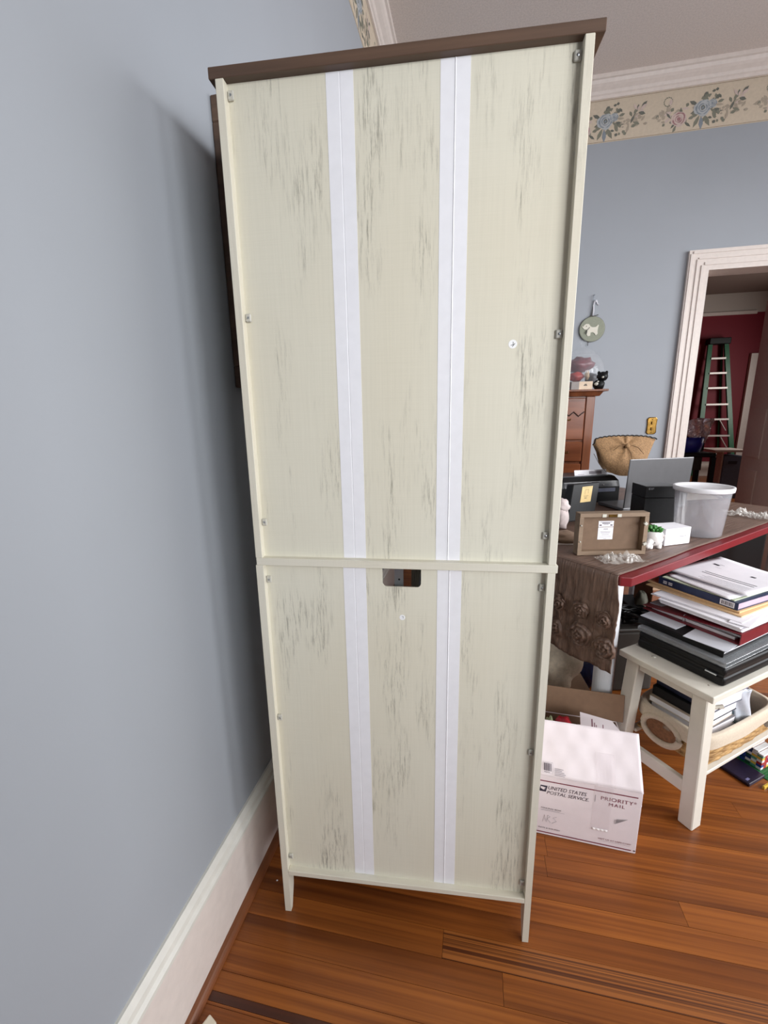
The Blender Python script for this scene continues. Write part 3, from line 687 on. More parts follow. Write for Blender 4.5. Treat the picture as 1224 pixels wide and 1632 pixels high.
o = B(0, .20, 0, .04, 0, .10).build('dark_folder', BLACKM, bevel=.003); o.location = on_stool(.270, .180, .183); o.rotation_euler = (0, 0, ST_A); tag(o, 'black folder lying on edge at the back of the basket', 'folder')

# pile on the stool
def binder(name, label, x, y, z, lx, ly, h, cov, rz=0, spine='x0', group='binders and papers piled on the stool', pages=True, tilt=(0, 0)):
    t = thing(name, label, 'binder', on_stool(x, y, z), ST_A+rz, group); t.rotation_euler = (tilt[0], tilt[1], ST_A+rz)
    B(0, lx, 0, ly, 0, .003).build('cover', cov, t, bevel=.001); B(0, lx, 0, ly, h-.003, h).build('cover', cov, t, bevel=.001)
    B(0, .003, 0, ly, .003, h-.003).build('spine', cov, t) if spine == 'x0' else B(lx-.003, lx, 0, ly, .003, h-.003).build('spine', cov, t)
    if pages: B(.010, lx-.012, .008, ly-.010, .003, h-.0035).build('pages', WHITEP, t)
    return t
bc = thing('zip_binder', 'black padded zip binder at the bottom of the stool pile', 'binder', on_stool(.070, .014, .467), ST_A, 'binders and papers piled on the stool')
B(0, .35, 0, .262, 0, .030).build('lower_shell', BLACKM, bc, bevel=.010, seg=3); B(.001, .349, .001, .261, .034, .058).build('upper_shell', BLACKM, bc, bevel=.009, seg=3)
MB().box(.004, .346, .004, .258, .029, .036).build('zip', BLACK, bc)
B(-.004, .002, .02, .05, .030, .034).build('zip_pull', STEEL, bc)
cf = thing('clear_folder', 'smoky clear plastic folder on top of the black zip binder', 'folder', on_stool(.075, .018, .5255), ST_A+.02, 'binders and papers piled on the stool')
SMOKE = see_through('smoky_plastic', (168, 172, 176), .42, .15, .7)
cfm = MB(); cfm.box(0, .33, 0, .262, 0, .0025); cfm.box(0, .33, 0, .262, .0125, .015); cfm.box(0, .33, .2595, .262, .0025, .0125); cfm.box(0, .0025, .0, .2595, .0025, .0125)
cfm.build('shell', SMOKE, cf, bevel=.001); B(.012, .315, .012, .250, .003, .012).build('pages', BLACKM, cf)
binder('black_folder', 'black presentation folder between the clear folder and red binder', .100, .040, .541, .30, .255, .018, BLACKM, .03, 'x0')
for lab, x, y, rz in (('pale grey envelope poking out left below the red binder', .115, .185, .05), ('pale grey envelope poking out in front below the red binder', .105, .035, .12)):
    o = B(0, .22, 0, .115, 0, .0018).build('envelope', GREYP); o.location = on_stool(x, y, .5595 + (.0 if y > .1 else .0)); o.rotation_euler = (0, 0, ST_A+rz); tag(o, lab, 'envelope', 'binders and papers piled on the stool')
REDB = mat('maroon_vinyl', (112, 22, 34), .38, .12, 60, bmp=.1)
rb = thing('red_binder', 'dark red ring binder, open side out, in the stool pile', 'binder', on_stool(.175, .040, .5618), ST_A+.03, 'binders and papers piled on the stool')
B(0, .285, 0, .290, 0, .003).build('cover', REDB, rb, bevel=.001)
tc = MB().prism([(0, 0, .034), (.285, 0, .030), (.285, .290, .012), (0, .290, .012)], (0, 0, .003)).build('cover', REDB, rb)
B(.03, .275, .004, .285, .0125, .018).build('pages', GREYP, rb)
MB().prism([(0.0, -.0025, 0), (.285, -.0025, 0), (.285, -.0025, .033), (.028, -.0025, .035), (.002, -.0025, .036)], (0, .0025, 0)).build('spine', REDB, rb)
B(.02, .26, .02, .27, .003, .012).build('pages', WHITEP, rb)
rg = MB()
rg.tube([(.012+.010*math.cos(a), .16, .016+.012*math.sin(a)) for a in [2*PI*i/16 for i in range(16)]], .0012, 6, closed=True); rg.build('ring', STEEL, rb)
def sheets(name, label, pts, z, th, material, n=3, grp='binders and papers piled on the stool'):
    """a thin sheaf: n sheets of the quad pts (world xy), fanned by a millimetre or two"""
    t = thing(name, label, 'paper', (pts[0][0], pts[0][1], z), 0, grp)
    for k in range(n):
        dx, dy = random.uniform(-.004, .004), random.uniform(-.004, .004); q = [(a-pts[0][0]+dx, b-pts[0][1]+dy, k*th) for a, b in pts]
        MB().prism(q, (0, 0, th*.9)).build('sheet', material, t)
    return t
def quad(x, y, lx, ly, rz):
    a = ST_A+rz; o = on_stool(x, y, 0); c_, s_ = math.cos(a), math.sin(a)
    return [(o[0]+u*c_-v*s_, o[1]+u*s_+v*c_) for u, v in ((0, 0), (lx, 0), (lx, ly), (0, ly))]
sheets('loose_papers', 'white stapled papers lying on the red binder', quad(.182, .045, .26, .24, .02), .6005, .0035, WHITEP, 4)
sheets('white_folder', 'white paper folder under the manila envelopes', quad(.21, .06, .25, .26, .08), .6150, .0022, WHITEP, 2)
MAN = mat('manila_paper', (226, 190, 144), .6, .05, 40)
sheets('manila_envelope', 'lower manila envelope in the stool pile', quad(.245, .075, .25, .300, .02), .6200, .004, MAN, 1)
sheets('manila_envelope', 'upper manila envelope in the stool pile, under the blue book', quad(.262, .085, .25, .300, -.02), .6245, .006, MAN, 1)
bb_ = thing('blue_book', 'dark blue softcover book with a white barcode label on its spine', 'book', on_stool(.262, .095, .6310), ST_A-.03, 'binders and papers piled on the stool')
NB = mat('blue_cover', (32, 44, 82), .35, .15, 40)
B(0, .20, 0, .255, 0, .0015).build('cover', NB, bb_); B(0, .20, 0, .255, .0225, .024).build('cover', NB, bb_); B(0, .0015, 0, .255, .0015, .0225).build('spine', NB, bb_); B(.0015, .198, .003, .252, .0015, .0225).build('pages', mat('mauve_page_edge', (196, 176, 190), .6), bb_)
lb = B(-.0006, 0, .010, .052, .003, .021).build('barcode_label', WHITEP, bb_)
mbx = MB()
for i in range(9): mbx.poly([(-.0009, .014+.0038*i, .006), (-.0009, .0155+.0038*i+.0005*(i % 3), .006), (-.0009, .0155+.0038*i+.0005*(i % 3), .018), (-.0009, .014+.0038*i, .018)])
mbx.build('barcode', INK, lb)
mbx = MB()
for y0 in (.205, .224): 
    for z0 in (.006, .012): mbx.poly([(-.0009, y0, z0), (-.0009, y0+.014, z0), (-.0009, y0+.014, z0+.004), (-.0009, y0, z0+.004)])
mbx.build('spine_print', WHITEP, bb_)
sheets('green_booklet', 'pale green booklet just under the top papers', quad(.268, .105, .20, .23, -.02), .6555, .004, mat('pale_green', (196, 204, 180), .6), 1)
def paper_sheet(label, pts, z, curl, marks):
    t = thing('printed_sheet', label, 'paper', (pts[0][0], pts[0][1], z), 0, 'binders and papers piled on the stool')
    P = [Vector((a-pts[0][0], b-pts[0][1], 0)) for a, b in pts]
    def f(u, v):
        p = (P[0]*(1-u)+P[1]*u)*(1-v)+(P[3]*(1-u)+P[2]*u)*v; p.z = curl*(u-.5)**2*.1+.0015*math.sin(u*5+v*3)+.0015; return p
    MB().grid(f, 12, 12).build('sheet', WHITEP, t, smooth=True, solid=.0006)
    mk = MB()
    for (u0, u1, v0, v1) in marks:
        mk.grid(lambda a, b: f(u0+(u1-u0)*a, v0+(v1-v0)*b)+Vector((0, 0, .0009)), 6, 6)
    mk.build('print', mat('print_grey', (60, 58, 68), .6), t); return t
# corner order: front-left edge first (u runs along the near short edge to the back left)
paper_sheet('upper white printed sheet with two ruled lines on top of the stool pile', [(.860, 1.470), (.716, 1.705), (.980, 1.880), (1.110, 1.640)], .6660, .08,
            [(.12, .74, .300, .311), (.12, .74, .355, .366)] + [(.10, .60+.05*(i%2), .08+.035*i, .084+.035*i) for i in range(5)] + [(.30, .36, .62, .66), (.78, .86, .66, .70), (.74, .80, .72, .725), (.70, .78, .60, .604)])
paper_sheet('lower white printed sheet jutting out under the top sheet of the pile', [(.800, 1.450), (.698, 1.660), (.860, 1.760), (.980, 1.560)], .6600, .04, [(.1, .8, .10+.05*i, .104+.05*i) for i in range(2)])
sheets('white_booklet', 'white booklet slipping out at the right of the stool pile', quad(.200, .028, .24, .05, .2), .6155, .0025, WHITEP, 1)
o = MB().lathe([(.0001, 0), (.006, 0), (.0066, .0015), (.004, .004), (.0001, .0046)], 16).build('white_button', CLIPM, smooth=True); o.location = on_stool(.055, .205, .4672); tag(o, 'small white button lying on the stool seat corner', 'button')

# ------------------------------------------------------------------ toys and a flat case on the floor at the right edge
def at(name, label, cat, x, y, z, rz, group=None): return thing(name, label, cat, (x, y, z), rz, group)
fc = at('flat_case', 'dark purple flat case on the floor beside the stool leg', 'case', .9414, 1.4338, .0, math.radians(35))
B(0, .092, 0, .20, 0, .012).build('shell', mat('deep_purple', (30, 22, 46), .35, .3, 30), fc, bevel=.003, seg=2)
B(.010, .026, .012, .019, .012, .0126).build('badge', mat('badge_lilac', (120, 118, 160), .4), fc)
GREEN = mat('toy_green', (34, 112, 58), .35, .06)
gp = at('toy_baseplate', 'green studded toy baseplate under the colourful brick house', 'toy', 1.02, 1.475, .0, math.radians(35))
B(0, .085, 0, .20, 0, .003).build('plate', GREEN, gp)
sd = MB()
for i in range(25):
    for jx in range(27):
        x_, y_ = .006+.008*jx, .006+.008*i
        if y_ < .195 and x_ < .082: sd.lathe([(.0024, .003), (.0024, .0046), (.0001, .0046)], 6, Matrix.Translation((x_, y_, 0)), cap=False)
tag(sd.build('studs', GREEN, gp), kind='stuff')
TOY = {k: mat('toy_'+k, v, .3, .04) for k, v in dict(red=(176, 40, 44), blue=(38, 66, 150), yellow=(236, 200, 84), white=(238, 238, 238), teal=(96, 172, 150), dark=(40, 84, 66), navy=(34, 60, 110)).items()}
th_ = at('toy_brick_house', 'toy house of coloured plastic bricks with a white sloping roof', 'toy', 1.018, 1.515, .0046, math.radians(35))
names = ['white', 'yellow', 'navy', 'red', 'blue', 'teal', 'yellow', 'dark', 'red', 'blue', 'yellow', 'teal', 'white', 'red', 'navy']
n = 0; hz = .0096
for lv in range(6):
    for k in range(4):
        c = names[(lv*4+k*3+lv*k) % len(names)]
        off = .0 if lv % 2 else .008
        B(k*.0165, k*.0165+.0160, 0, .016, lv*hz, lv*hz+hz-.0003).build('brick', TOY[c], th_, bevel=.0006)
    for k in range(1, 6):
        c = names[(lv*5+k*2+3) % len(names)]
        B(0, .016, k*.0165, k*.0165+.0160, lv*hz, lv*hz+hz-.0003).build('brick', TOY[c], th_, bevel=.0006)
for k in range(6):
    B(-.004, .070, -.003+k*.017, .013+k*.017, .0576+k*.006, .064+k*.006).build('roof_tile', TOY['white'], th_, bevel=.0008)
for i, (x, y, rz) in enumerate(((.985, 1.432, .6), (1.004, 1.425, .75))):
    yb = at('toy_brick', ('yellow toy brick loose on the floor, nearer the flat case', 'yellow toy brick loose on the floor, nearer the photo edge')[i], 'toy', x, y, 0, rz, 'loose yellow toy bricks')
    B(0, .032, 0, .0078, 0, .0096).build('brick_body', TOY['yellow'], yb, bevel=.0005)
    q = MB()
    for k in range(4): q.lathe([(.0024, .0096), (.0024, .0113), (.0001, .0113)], 10, Matrix.Translation((.004+.008*k, .0039, 0)), cap=False)
    q.build('studs', TOY['yellow'], yb)

# ------------------------------------------------------------------ red table with its brown runner
TA = math.radians(43.5); TC = (.467, 1.345)
def tb(a, b, z): return (TC[0]+a*math.cos(TA)-b*math.sin(TA), TC[1]+a*math.sin(TA)+b*math.cos(TA), z)
TL, TW = 1.55, 1.0
table = thing('red_table', 'dark red rectangular table on white round legs, covered by a brown runner', 'table', (TC[0], TC[1], 0), TA)
REDT = mat('red_table_paint', (116, 26, 33), .38, .08, 20)
c = .022
MB().prism([(c, 0, .720), (TL-c, 0, .720), (TL, c, .720), (TL, TW-c, .720), (TL-c, TW, .720), (c, TW, .720), (0, TW-c, .720), (0, c, .720)], (0, 0, .030)).build('tabletop', REDT, table, bevel=.0025, seg=2)
LEGW = mat('white_metal_leg', (226, 228, 232), .3, .02)
for a, b in ((.1125, .107), (1.44, .050), (.10, .80), (1.29, .62)):
    MB().lathe([(.033, 0), (.0335, .004), (.0335, .705), (.045, .706), (.045, .720)], 28, Matrix.Translation((a, b, 0))).build('leg', LEGW, table, smooth=False)
def satin():
    m, nt, b = newmat('crinkled_brown_satin')
    n1 = noise_tex(nt, coords(nt, (3, 130, 8)), 1, 5, .7); n2 = noise_tex(nt, coords(nt, (18, 18, 18)), 1, 3)
    c_ = ramp(nt, n1, [(.3, s2l((70, 50, 41))), (.72, s2l((138, 108, 92)))])
    nt.links.new(mixc(nt, .3, c_, ramp(nt, n2, [(.3, s2l((74, 56, 47))), (.7, s2l((118, 96, 83)))])), b.inputs['Base Color'])
    b.inputs['Roughness'].default_value = .42; b.inputs['Specular IOR Level'].default_value = .5
    bump(nt, b, n1, 1.0, .006); return m
SATIN = satin()
run = thing('table_runner', 'crinkled brown satin runner with gathered rosettes hanging over the red table end', 'tablecloth', (TC[0], TC[1], 0), TA)
b0, b1 = .030, TW-.02
def nz(x, y, k): return noise.noise(Vector((x*k, y*k, 3.7)))
def runtop(u, v):
    a = .0+u*(TL+.012); b = b0+.008*nz(a, 0, 3)+v*(b1-b0)
    return Vector((a, b, .7528+.0018*abs(nz(a*.6, b, 28))))
MB().grid(runtop, 60, 60).build('top_cloth', SATIN, run, smooth=True, solid=.0016)
def runhang(u, v):     # u across the width, v from the fold downwards
    bend = min(v/.06, 1.0)
    a = -.0045-.012*v+.010*(1-math.sin(bend*PI/2)); b = (.012+.018*(1-min(v*4, 1)))+u*(b1-.012)
    z = .7535-.010*(1-math.cos(bend*PI/2)) - max(0, v-.02)*.322
    w_ = min(v*4, 1)
    a -= w_*(.0022*math.sin(b*70+4*nz(b, v, 6))*(1-.5*v)+.0045*nz(b*2.6, v*.35, 16)+.0045*nz(b, v*(.10+.3*v), 80)+.005*v*nz(b, v*.4, 38))+.002
    return Vector((a, b, z+.004*math.sin(b*31)*v))
MB().grid(runhang, 200, 40).build('hanging_end', SATIN, run, smooth=True, solid=.0016)
def rosette(b, z, r, seed):
    rnd = random.Random(seed); ph = rnd.uniform(0, 6.28)
    def f(u, v):
        t = 2*PI*u; ct_, st_ = math.cos(t), math.sin(t)
        rr = r*v*(1+.22*noise.noise(Vector((ct_*1.3+seed*3.3, st_*1.3, v*2))))
        wv = noise.noise(Vector((ct_*2.2, st_*2.2+seed*5.1, v*4.5)))
        hgt = .012*(1-v**2)+.0050*math.sin(v*17-t+ph+2.6*wv)*(1-.35*v)+.0045*wv*v
        return Vector((-.0185-max(hgt, -.004), b+rr*ct_, z+rr*st_))
    MB().grid(f, 48, 20).build('rosette', SATIN, run, smooth=True)
for i in range(11):
    rosette(.050+.083*i, .600+.004*math.sin(i*2), .030+.004*math.sin(i*3.1), i)
    rosette(.040+.092*i, .508+.008*math.sin(i*1.7), .038+.004*math.sin(i*2.3), 40+i)

# ---- on the table
ZT = .7555
FRW = wood('taupe_frame_wood', (112, 92, 74), (150, 128, 106), 0, 50, 6, .6)
pfb = thing('box_frame', 'taupe wooden box frame seen from behind with two white labels on the table', 'picture frame', (.3640, 1.5430, ZT), math.radians(12.1))
W_, H_, D_ = .239, .150, .036
B(0, W_, 0, D_, H_-.014, H_).build('frame_bar', FRW, pfb, bevel=.0008); B(0, W_, 0, D_, 0, .014).build('frame_bar', FRW, pfb, bevel=.0008)
B(0, .014, 0, D_, .014, H_-.014).build('frame_bar', FRW, pfb); B(W_-.014, W_, 0, D_, .014, H_-.014).build('frame_bar', FRW, pfb)
bkb = B(.014, W_-.014, .024, .028, .014, H_-.014).build('backing_board', mat('backing_brown', (116, 92, 72), .7, .08, 60), pfb)
for z0, z1 in ((.096, .117), (.050, .094)):
    l_ = B(.078, .131, .0232, .024, z0, z1).build('label', WHITEP, bkb)
    if z0 > .06: prints([(.083, .126, .1125, .1140), (.090, .118, .1075, .1105), (.081, .089, .1000, .1040), (.119, .127, .1000, .1040), (.095, .113, .1035, .1050)], INK, l_, 'print', .0228)
    else: prints([(.096, .112, .0865, .0895), (.102, .106, .0830, .0840), (.086, .122, .0775, .0790), (.088, .120, .0735, .0750), (.092, .117, .0670, .0685), (.082, .126, .0610, .0618), (.084, .124, .0575, .0583), (.098, .110, .0525, .0535)], INKL, l_, 'print', .0228)
B(.098, .126, -.0015, 0, H_-.0135, H_-.0045).build('hanger_plate', BRASS, pfb)
for x in (.083, .135): B(x-.007, x+.007, -.002, 0, H_-.014, H_-.003).build('white_tab', CLIPM, pfb, bevel=.0005)
for x, z in ((.006, .108), (.006, .050)): MB().blob((x, -.002, z), (.003, .002, .003), .2, 3, 1, 2).build('staple_head', CLIPM, pfb)
for x, z, r in ((W_-.013, .112, .7), (W_-.009, .040, -.5)):
    MB().box(-.006, .006, -.008, 0, -.005, .005, M=Matrix.Translation((x, 0, z)) @ Matrix.Rotation(r, 4, 'Y')).build('white_tab', CLIPM, pfb, bevel=.001)
def crumple(name, label, loc, rz, lx, ly, amp, seed, material, cat='wrapper', freq=22, dome=.0, n=(44, 30)):
    def f(u, v):
        e = math.sin(PI*u)*math.sin(PI*v)
        p = Vector((u*lx*1.6*freq/10, v*ly*1.6*freq/10+seed, seed*1.3))
        z = amp*(abs(noise.noise(p*9))+.6*abs(noise.noise(p*21)))*(.35+e)+dome*e
        return Vector(((u-.5)*lx+.006*nz(v*3, seed, 2), (v-.5)*ly*(1+.25*nz(u*3, seed, 1.5)), z+.0008))
    o = MB().grid(f, *n).build(name, material, smooth=False); o.location = loc; o.rotation_euler = (0, 0, rz); return tag(o, label, cat)
CL2 = see_through('crinkled_clear_film', (236, 232, 226), .30, .06, 1.0)
crumple('plastic_bag', 'crumpled clear plastic bag lying in front of the box frame on the table', (.492, 1.508, ZT), .35, .15, .075, .036, 1, CL2)
crumple('plastic_wrap', 'crumpled clear plastic wrap at the right end of the brown runner', (1.285, 2.25, ZT), .9, .10, .24, .05, 4, CL2, n=(30, 40))
# planter
CER = mat('white_ceramic', (240, 236, 234), .15, .02, coat=.5)
pl = thing('animal_planter', 'small white ceramic animal planter holding a green succulent', 'planter', (.651, 1.686, ZT), math.radians(16))
pb = MB(); R_ = [(.006, .012), (.020, .009), (.029, .018), (.034, .032), (.0345, .046), (.031, .058), (.028, .064), (.0265, .064), (.029, .054), (.030, .040), (.020, .034), (.0005, .034)]
pb.lathe(R_, 36); pb.build('body', CER, pl, smooth=True)
for x, y in ((-.016, -.014), (.017, -.014), (-.016, .014), (.017, .014)): MB().lathe([(.0085, 0), (.0095, .002), (.0095, .020), (.004, .024)], 16, Matrix.Translation((x, y, 0))).build('foot', CER, pl, smooth=True)
MB().tube([(-.020, -.016, .030), (-.030, -.022, .022), (-.036, -.025, .012), (-.040, -.027, .008)], [.014, .012, .009, .008], 14).build('trunk', CER, pl, smooth=True)
ea = MB(); pts = []
for i in range(40):
    t = i/39*3.6*PI; r = .0105*(1-i/52); pts.append((.014+r*math.cos(t), -.0285-.003*(i/39), .046+r*math.sin(t)))
ea.tube(pts, .0016, 6); ea.build('ear_curl', mat('ceramic_shade', (214, 206, 204), .3, .03), pl, smooth=True)
MB().blob((-.012, -.031, .026), (.0022, .0014, .0022), 0, 1, 1).build('eye', mat('eye_grey', (90, 84, 84), .4), pl)
GRN = mat('succulent_green', (64, 128, 58), .45, .25, 60); 
MB().lathe([(.0005, .052), (.028, .052), (.026, .055), (.0005, .057)], 20).build('soil', mat('soil', (60, 46, 36), .9), pl)
random.seed(3)
for k in range(26):
    a = k*2.4; r0 = .004+.016*(k/26); ln_ = random.uniform(.020, .030); tl = .35+.75*(k/26)
    d = Vector((math.cos(a)*math.sin(tl), math.sin(a)*math.sin(tl), math.cos(tl)))
    p0 = Vector((r0*math.cos(a)*.8, r0*math.sin(a)*.8, .060))
    MB().tube([p0, p0+d*ln_*.45, p0+d*ln_*.8, p0+d*ln_], [.002, .0062, .0052, .0006], 6).build('leaf', GRN, pl, smooth=True)
# card box
cbx = thing('gift_box', 'small white lidded box with faint handwriting beside the animal planter', 'box', (.701, 1.706, ZT), math.radians(28))
B(0, .121, 0, .075, 0, .062).build('box_body', WHITEP, cbx, bevel=.001)
MB().prism([(0, 0, .0622), (.121, 0, .0622), (.118, .070, .064), (.006, .073, .068)], (0, 0, .0012)).build('lid_flap', WHITEP, cbx)
prints([(.022+.002*(i % 3), .046-.003*((i*2) % 3), .038-.0045*i, .0392-.0045*i) for i in range(6)] + [(.066, .100, .0300, .0325), (.072, .094, .0255, .0270), (.078, .088, .0225, .0232)], INKL, cbx, 'handwriting')
# clear tub
tubo = thing('plastic_tub', 'tall translucent plastic tub with a white lid on the table', 'tub', (.900, 1.915, ZT), 0)
TUBM = see_through('translucent_plastic', (206, 206, 212), .27, .12, .9)
MB().lathe([(.0005, .0), (.076, .0), (.081, .004), (.0945, .180), (.0960, .186), (.0945, .186), (.0930, .180), (.0795, .006), (.076, .003), (.0005, .003)], 56, cap=False).build('tub_wall', TUBM, tubo, smooth=True)
LIDM = mat('white_lid_plastic', (236, 236, 240), .25, .02)
MB().lathe([(.0005, .1885), (.080, .1885), (.086, .192), (.094, .1965), (.1015, .1965), (.1025, .194), (.1015, .180), (.0990, .178), (.0965, .180), (.0965, .187), (.0005, .1865)], 56, cap=False).build('lid', LIDM, tubo, smooth=True)
# black box with small grey letters
kb = thing('black_box', 'plain black box with tiny grey letters in front of the silver laptop', 'box', (.752, 2.078, ZT), math.radians(8))
B(0, .148, 0, .12, 0, .112).build('box_body', BLACK, kb, bevel=.002); B(-.001, .149, -.001, .121, .113, .165).build('lid', BLACK, kb, bevel=.002)
lettering('EIF', .022, mat('grey_letters', (150, 150, 156), .5), kb, (.012, -.0018, .150), height=.008)
# silver laptop
SIL = mat('silver_aluminium', (122, 122, 124), .36, .03, metal=.8)
lp_ = thing('silver_laptop', 'open silver laptop with the back of its lid towards the camera', 'laptop', (.742, 2.295, ZT), math.radians(23))
B(0, .365, .008, .195, .002, .018).build('keyboard_base', SIL, lp_, bevel=.003, seg=2)
ld = B(0, .365, 0, .007, 0, .245, M=Matrix.Translation((0, .004, .018)) @ Matrix.Rotation(math.radians(3), 4, 'X')).build('lid', SIL, lp_, bevel=.0025, seg=2)
B(.008, .357, .0072, .0078, .008, .236, M=Matrix.Translation((0, .004, .018)) @ Matrix.Rotation(math.radians(3), 4, 'X')).build('screen', BLACK, ld)
MB().tube([(.10, .012, .014), (.265, .012, .014)], .006, 12).build('hinge', BLACK, lp_)
for x in (.02, .34): MB().lathe([(.006, 0), (.006, .002)], 12, Matrix.Translation((x, .10, 0))).build('rubber_foot', BLACK, lp_)
# printer and what leans around it
pr = thing('desk_printer', 'black desktop printer with a grey band behind the box frame', 'printer', (.470, 2.455, ZT), math.radians(22))
body = MB().prism([(0, 0, 0), (0, .24, 0), (0, .24, .138), (0, .05, .138), (0, .012, .118), (0, .0, .085)], (.36, 0, 0)); body.build('body', BLACK, pr, bevel=.004, seg=2)
B(.03, .33, -.004, .002, .058, .078).build('grey_band', mat('grey_blue_band', (112, 116, 134), .4), pr, bevel=.001)
MB().prism([(.02, -.001, .086), (.34, -.001, .086), (.34, .010, .116), (.02, .010, .116)], (0, -.002, .0005)).build('control_panel', mat('dark_gloss', (58, 58, 62), .15, .1, spec=.8), pr)
B(.05, .20, -.035, .004, .012, .018).build('paper_tray', BLACK, pr, bevel=.001)
B(.01, .35, .052, .20, .138, .142).build('scanner_lid', mat('grey_lid', (92, 96, 100), .25, .1), pr, bevel=.0015)
MB().blob((.255, -.004, .098), (.003, .0015, .003), 0, 1, 1).build('button', CLIPM, pr)
pp = B(0, .20, 0, .003, 0, .030).build('paper_stack', WHITEP); pp.location = (.560, 2.575, ZT+.1425); pp.rotation_euler = (-.25, 0, math.radians(22)); tag(pp, 'white printed sheets standing on top of the black printer', 'paper')
prints([(.02, .06, .004, .006), (.09, .17, .006, .022)], INKL, pp, 'print')
gb = thing('plaque_case', 'tilted black case with a gold label beside the printer', 'case', (.415, 1.985, ZT), 0)
def slabv(o_, ex, ez, n_, w0, w1, h0, h1, d0, d1):
    o_, ex, ez, n_ = map(Vector, (o_, ex, ez, n_)); M4 = Matrix((( ex.x, n_.x, ez.x, o_.x), (ex.y, n_.y, ez.y, o_.y), (ex.z, n_.z, ez.z, o_.z), (0, 0, 0, 1)))
    return B(w0, w1, d0, d1, h0, h1, M=M4)
ex_, ez_ = Vector((.82, .57, 0)).normalized(), Vector((.15, .32, .93)).normalized(); nn_ = ez_.cross(ex_).normalized()*-1
nn_ = ex_.cross(ez_).normalized()*-1
slabv((0, 0, .012), ex_, ez_, nn_, 0, .165, 0, .175, 0, .040).build('case_body', BLACKM, gb, bevel=.004)
gl = slabv((0, 0, .012), ex_, ez_, nn_, .058, .122, .085, .158, -.0012, 0).build('gold_label', mat('gold_paper', (196, 168, 110), .5, .06), gb)
q = slabv((0, 0, .012), ex_, ez_, nn_, .080, .100, .120, .122, -.0016, -.0012)
gm = MB()
for args in ((.078, .100, .142, .1435), (.078, .0795, .120, .1435), (.098, .0995, .125, .1435), (.074, .102, .1135, .115), (.078, .096, .108, .1095), (.080, .094, .1015, .1045), (.064, .116, .151, .152)):
    o_ = Vector((0, 0, .012)); gm.poly([o_+ex_*x+ez_*z+nn_*(-.0017) for x, z in ((args[0], args[2]), (args[1], args[2]), (args[1], args[3]), (args[0], args[3]))])
gm.build('label_print', mat('gold_ink', (96, 78, 44), .6), gl); q.bm.free()
TIS = mat('pinkish_tissue', (206, 192, 190), .7, .08, 60, bmp=.4)
tw = MB().blob((0, 0, .045), (.034, .034, .050), .35, 5, 3, 2, 0).blob((.002, 0, .100), (.030, .030, .030), .35, 6, 3, 9).build('tissue_roll', TIS, smooth=True); tw.location = (.372, 1.925, ZT); tag(tw, 'crumpled pinkish white tissue roll between the cabinet edge and black case', 'tissue')
fb_ = MB().blob((0, 0, .012), (.075, .050, .020), .4, 5, 3, 6, 0).build('tan_cloth', mat('tan_cloth', (150, 124, 104), .85, .12, 60, bmp=.3), smooth=True); fb_.location = (.352, 1.735, ZT); tag(fb_, 'crumpled tan cloth on the table left of the box frame', 'cloth')
sheets('table_papers', 'loose whitish papers under the tan cloth left of the box frame', [(.27, 1.665), (.385, 1.680), (.375, 1.800), (.26, 1.790)], ZT-.0008, .0006, mat('pale_sheet', (206, 196, 188), .6), 2, None)
cs = B(0, .18, 0, .11, 0, .004).build('cardboard_sheet', mat('greybeige_board', (178, 168, 156), .7)); cs.location = (1.11, 2.50, ZT+.03); cs.rotation_euler = (.18, 0, math.radians(20)); tag(cs, 'grey-beige cardboard sheet propped on the table behind the clear tub', 'cardboard')
# straw handbag
BAGM = mat('woven_straw_bag', (150, 116, 80), .8, .32, 150, bmp=.8, bdist=.002)
bg = thing('straw_handbag', 'woven straw clutch bag with black scalloped edging on top of the printer', 'bag', (.815, 2.640, .8985), math.radians(6))
top = [(-.170, .168), (-.145, .203), (-.06, .213), (0, .214), (.06, .216), (.13, .205), (.168, .187)]
def bagout(t):   # half-height outline: x at top and bottom for column t in -1..1
    x = .168*t; zt = .213-.020*abs(t)**3-(.026 if t < -.94 else 0); zb = .0+.165*(1-math.sqrt(max(0, 1-(abs(t)**2.4)))); return x, zb, zt
def bagf(side):
    def f(u, v):
        t = -1+2*u; x, zb, zt = bagout(t); z = zb+(zt-zb)*v; x = x*(.80+.20*v) if v < 1 else x
        bulge = math.sqrt(max(0, 1-abs(t)**2.2))*(.008+.052*math.sin(PI*min(1, (1-v)*.62+.02)))
        dx, dz = t*.168, z-.165; ang = math.atan2(dz, dx); rr = math.hypot(dx, dz)
        pleat = .008*math.exp(-rr*13)*math.sin(ang*6) if rr > .004 else 0
        return Vector((x, side*(bulge+pleat+.0015*nz(x*3, z*3, 12)), z+(.0035*abs(math.sin(t*22)) if v == 1 else 0)))
    return f
mbg = MB(); mbg.grid(bagf(-1), 60, 30).grid(bagf(1), 60, 30); mbg.build('shell', BAGM, bg, smooth=True)
eb = MB(); pts = []
for i in range(80):
    t = -1+2*i/79; x, zb, zt = bagout(t); pts.append((x, -.011, zt+.003+.004*abs(math.sin(t*22))))
eb.tube(pts, .0032, 6); eb.build('scalloped_edging', BLACKM, bg, smooth=True)
MB().blob((0, -.052, .165), (.013, .010, .014), .1, 3, 2).build('knot', BAGM, bg, smooth=True)
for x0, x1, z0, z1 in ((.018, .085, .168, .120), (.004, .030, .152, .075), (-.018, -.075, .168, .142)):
    MB().tube([(x0, -.056, z0), ((x0+x1)/2, -.064, (z0+z1)/2+.012), (x1, -.062, z1)], [.001, .0026, .001], 6).build('pleat_fold', mat('pleat_shadow_straw', (118, 88, 58), .8, .2, 120), bg, smooth=True)
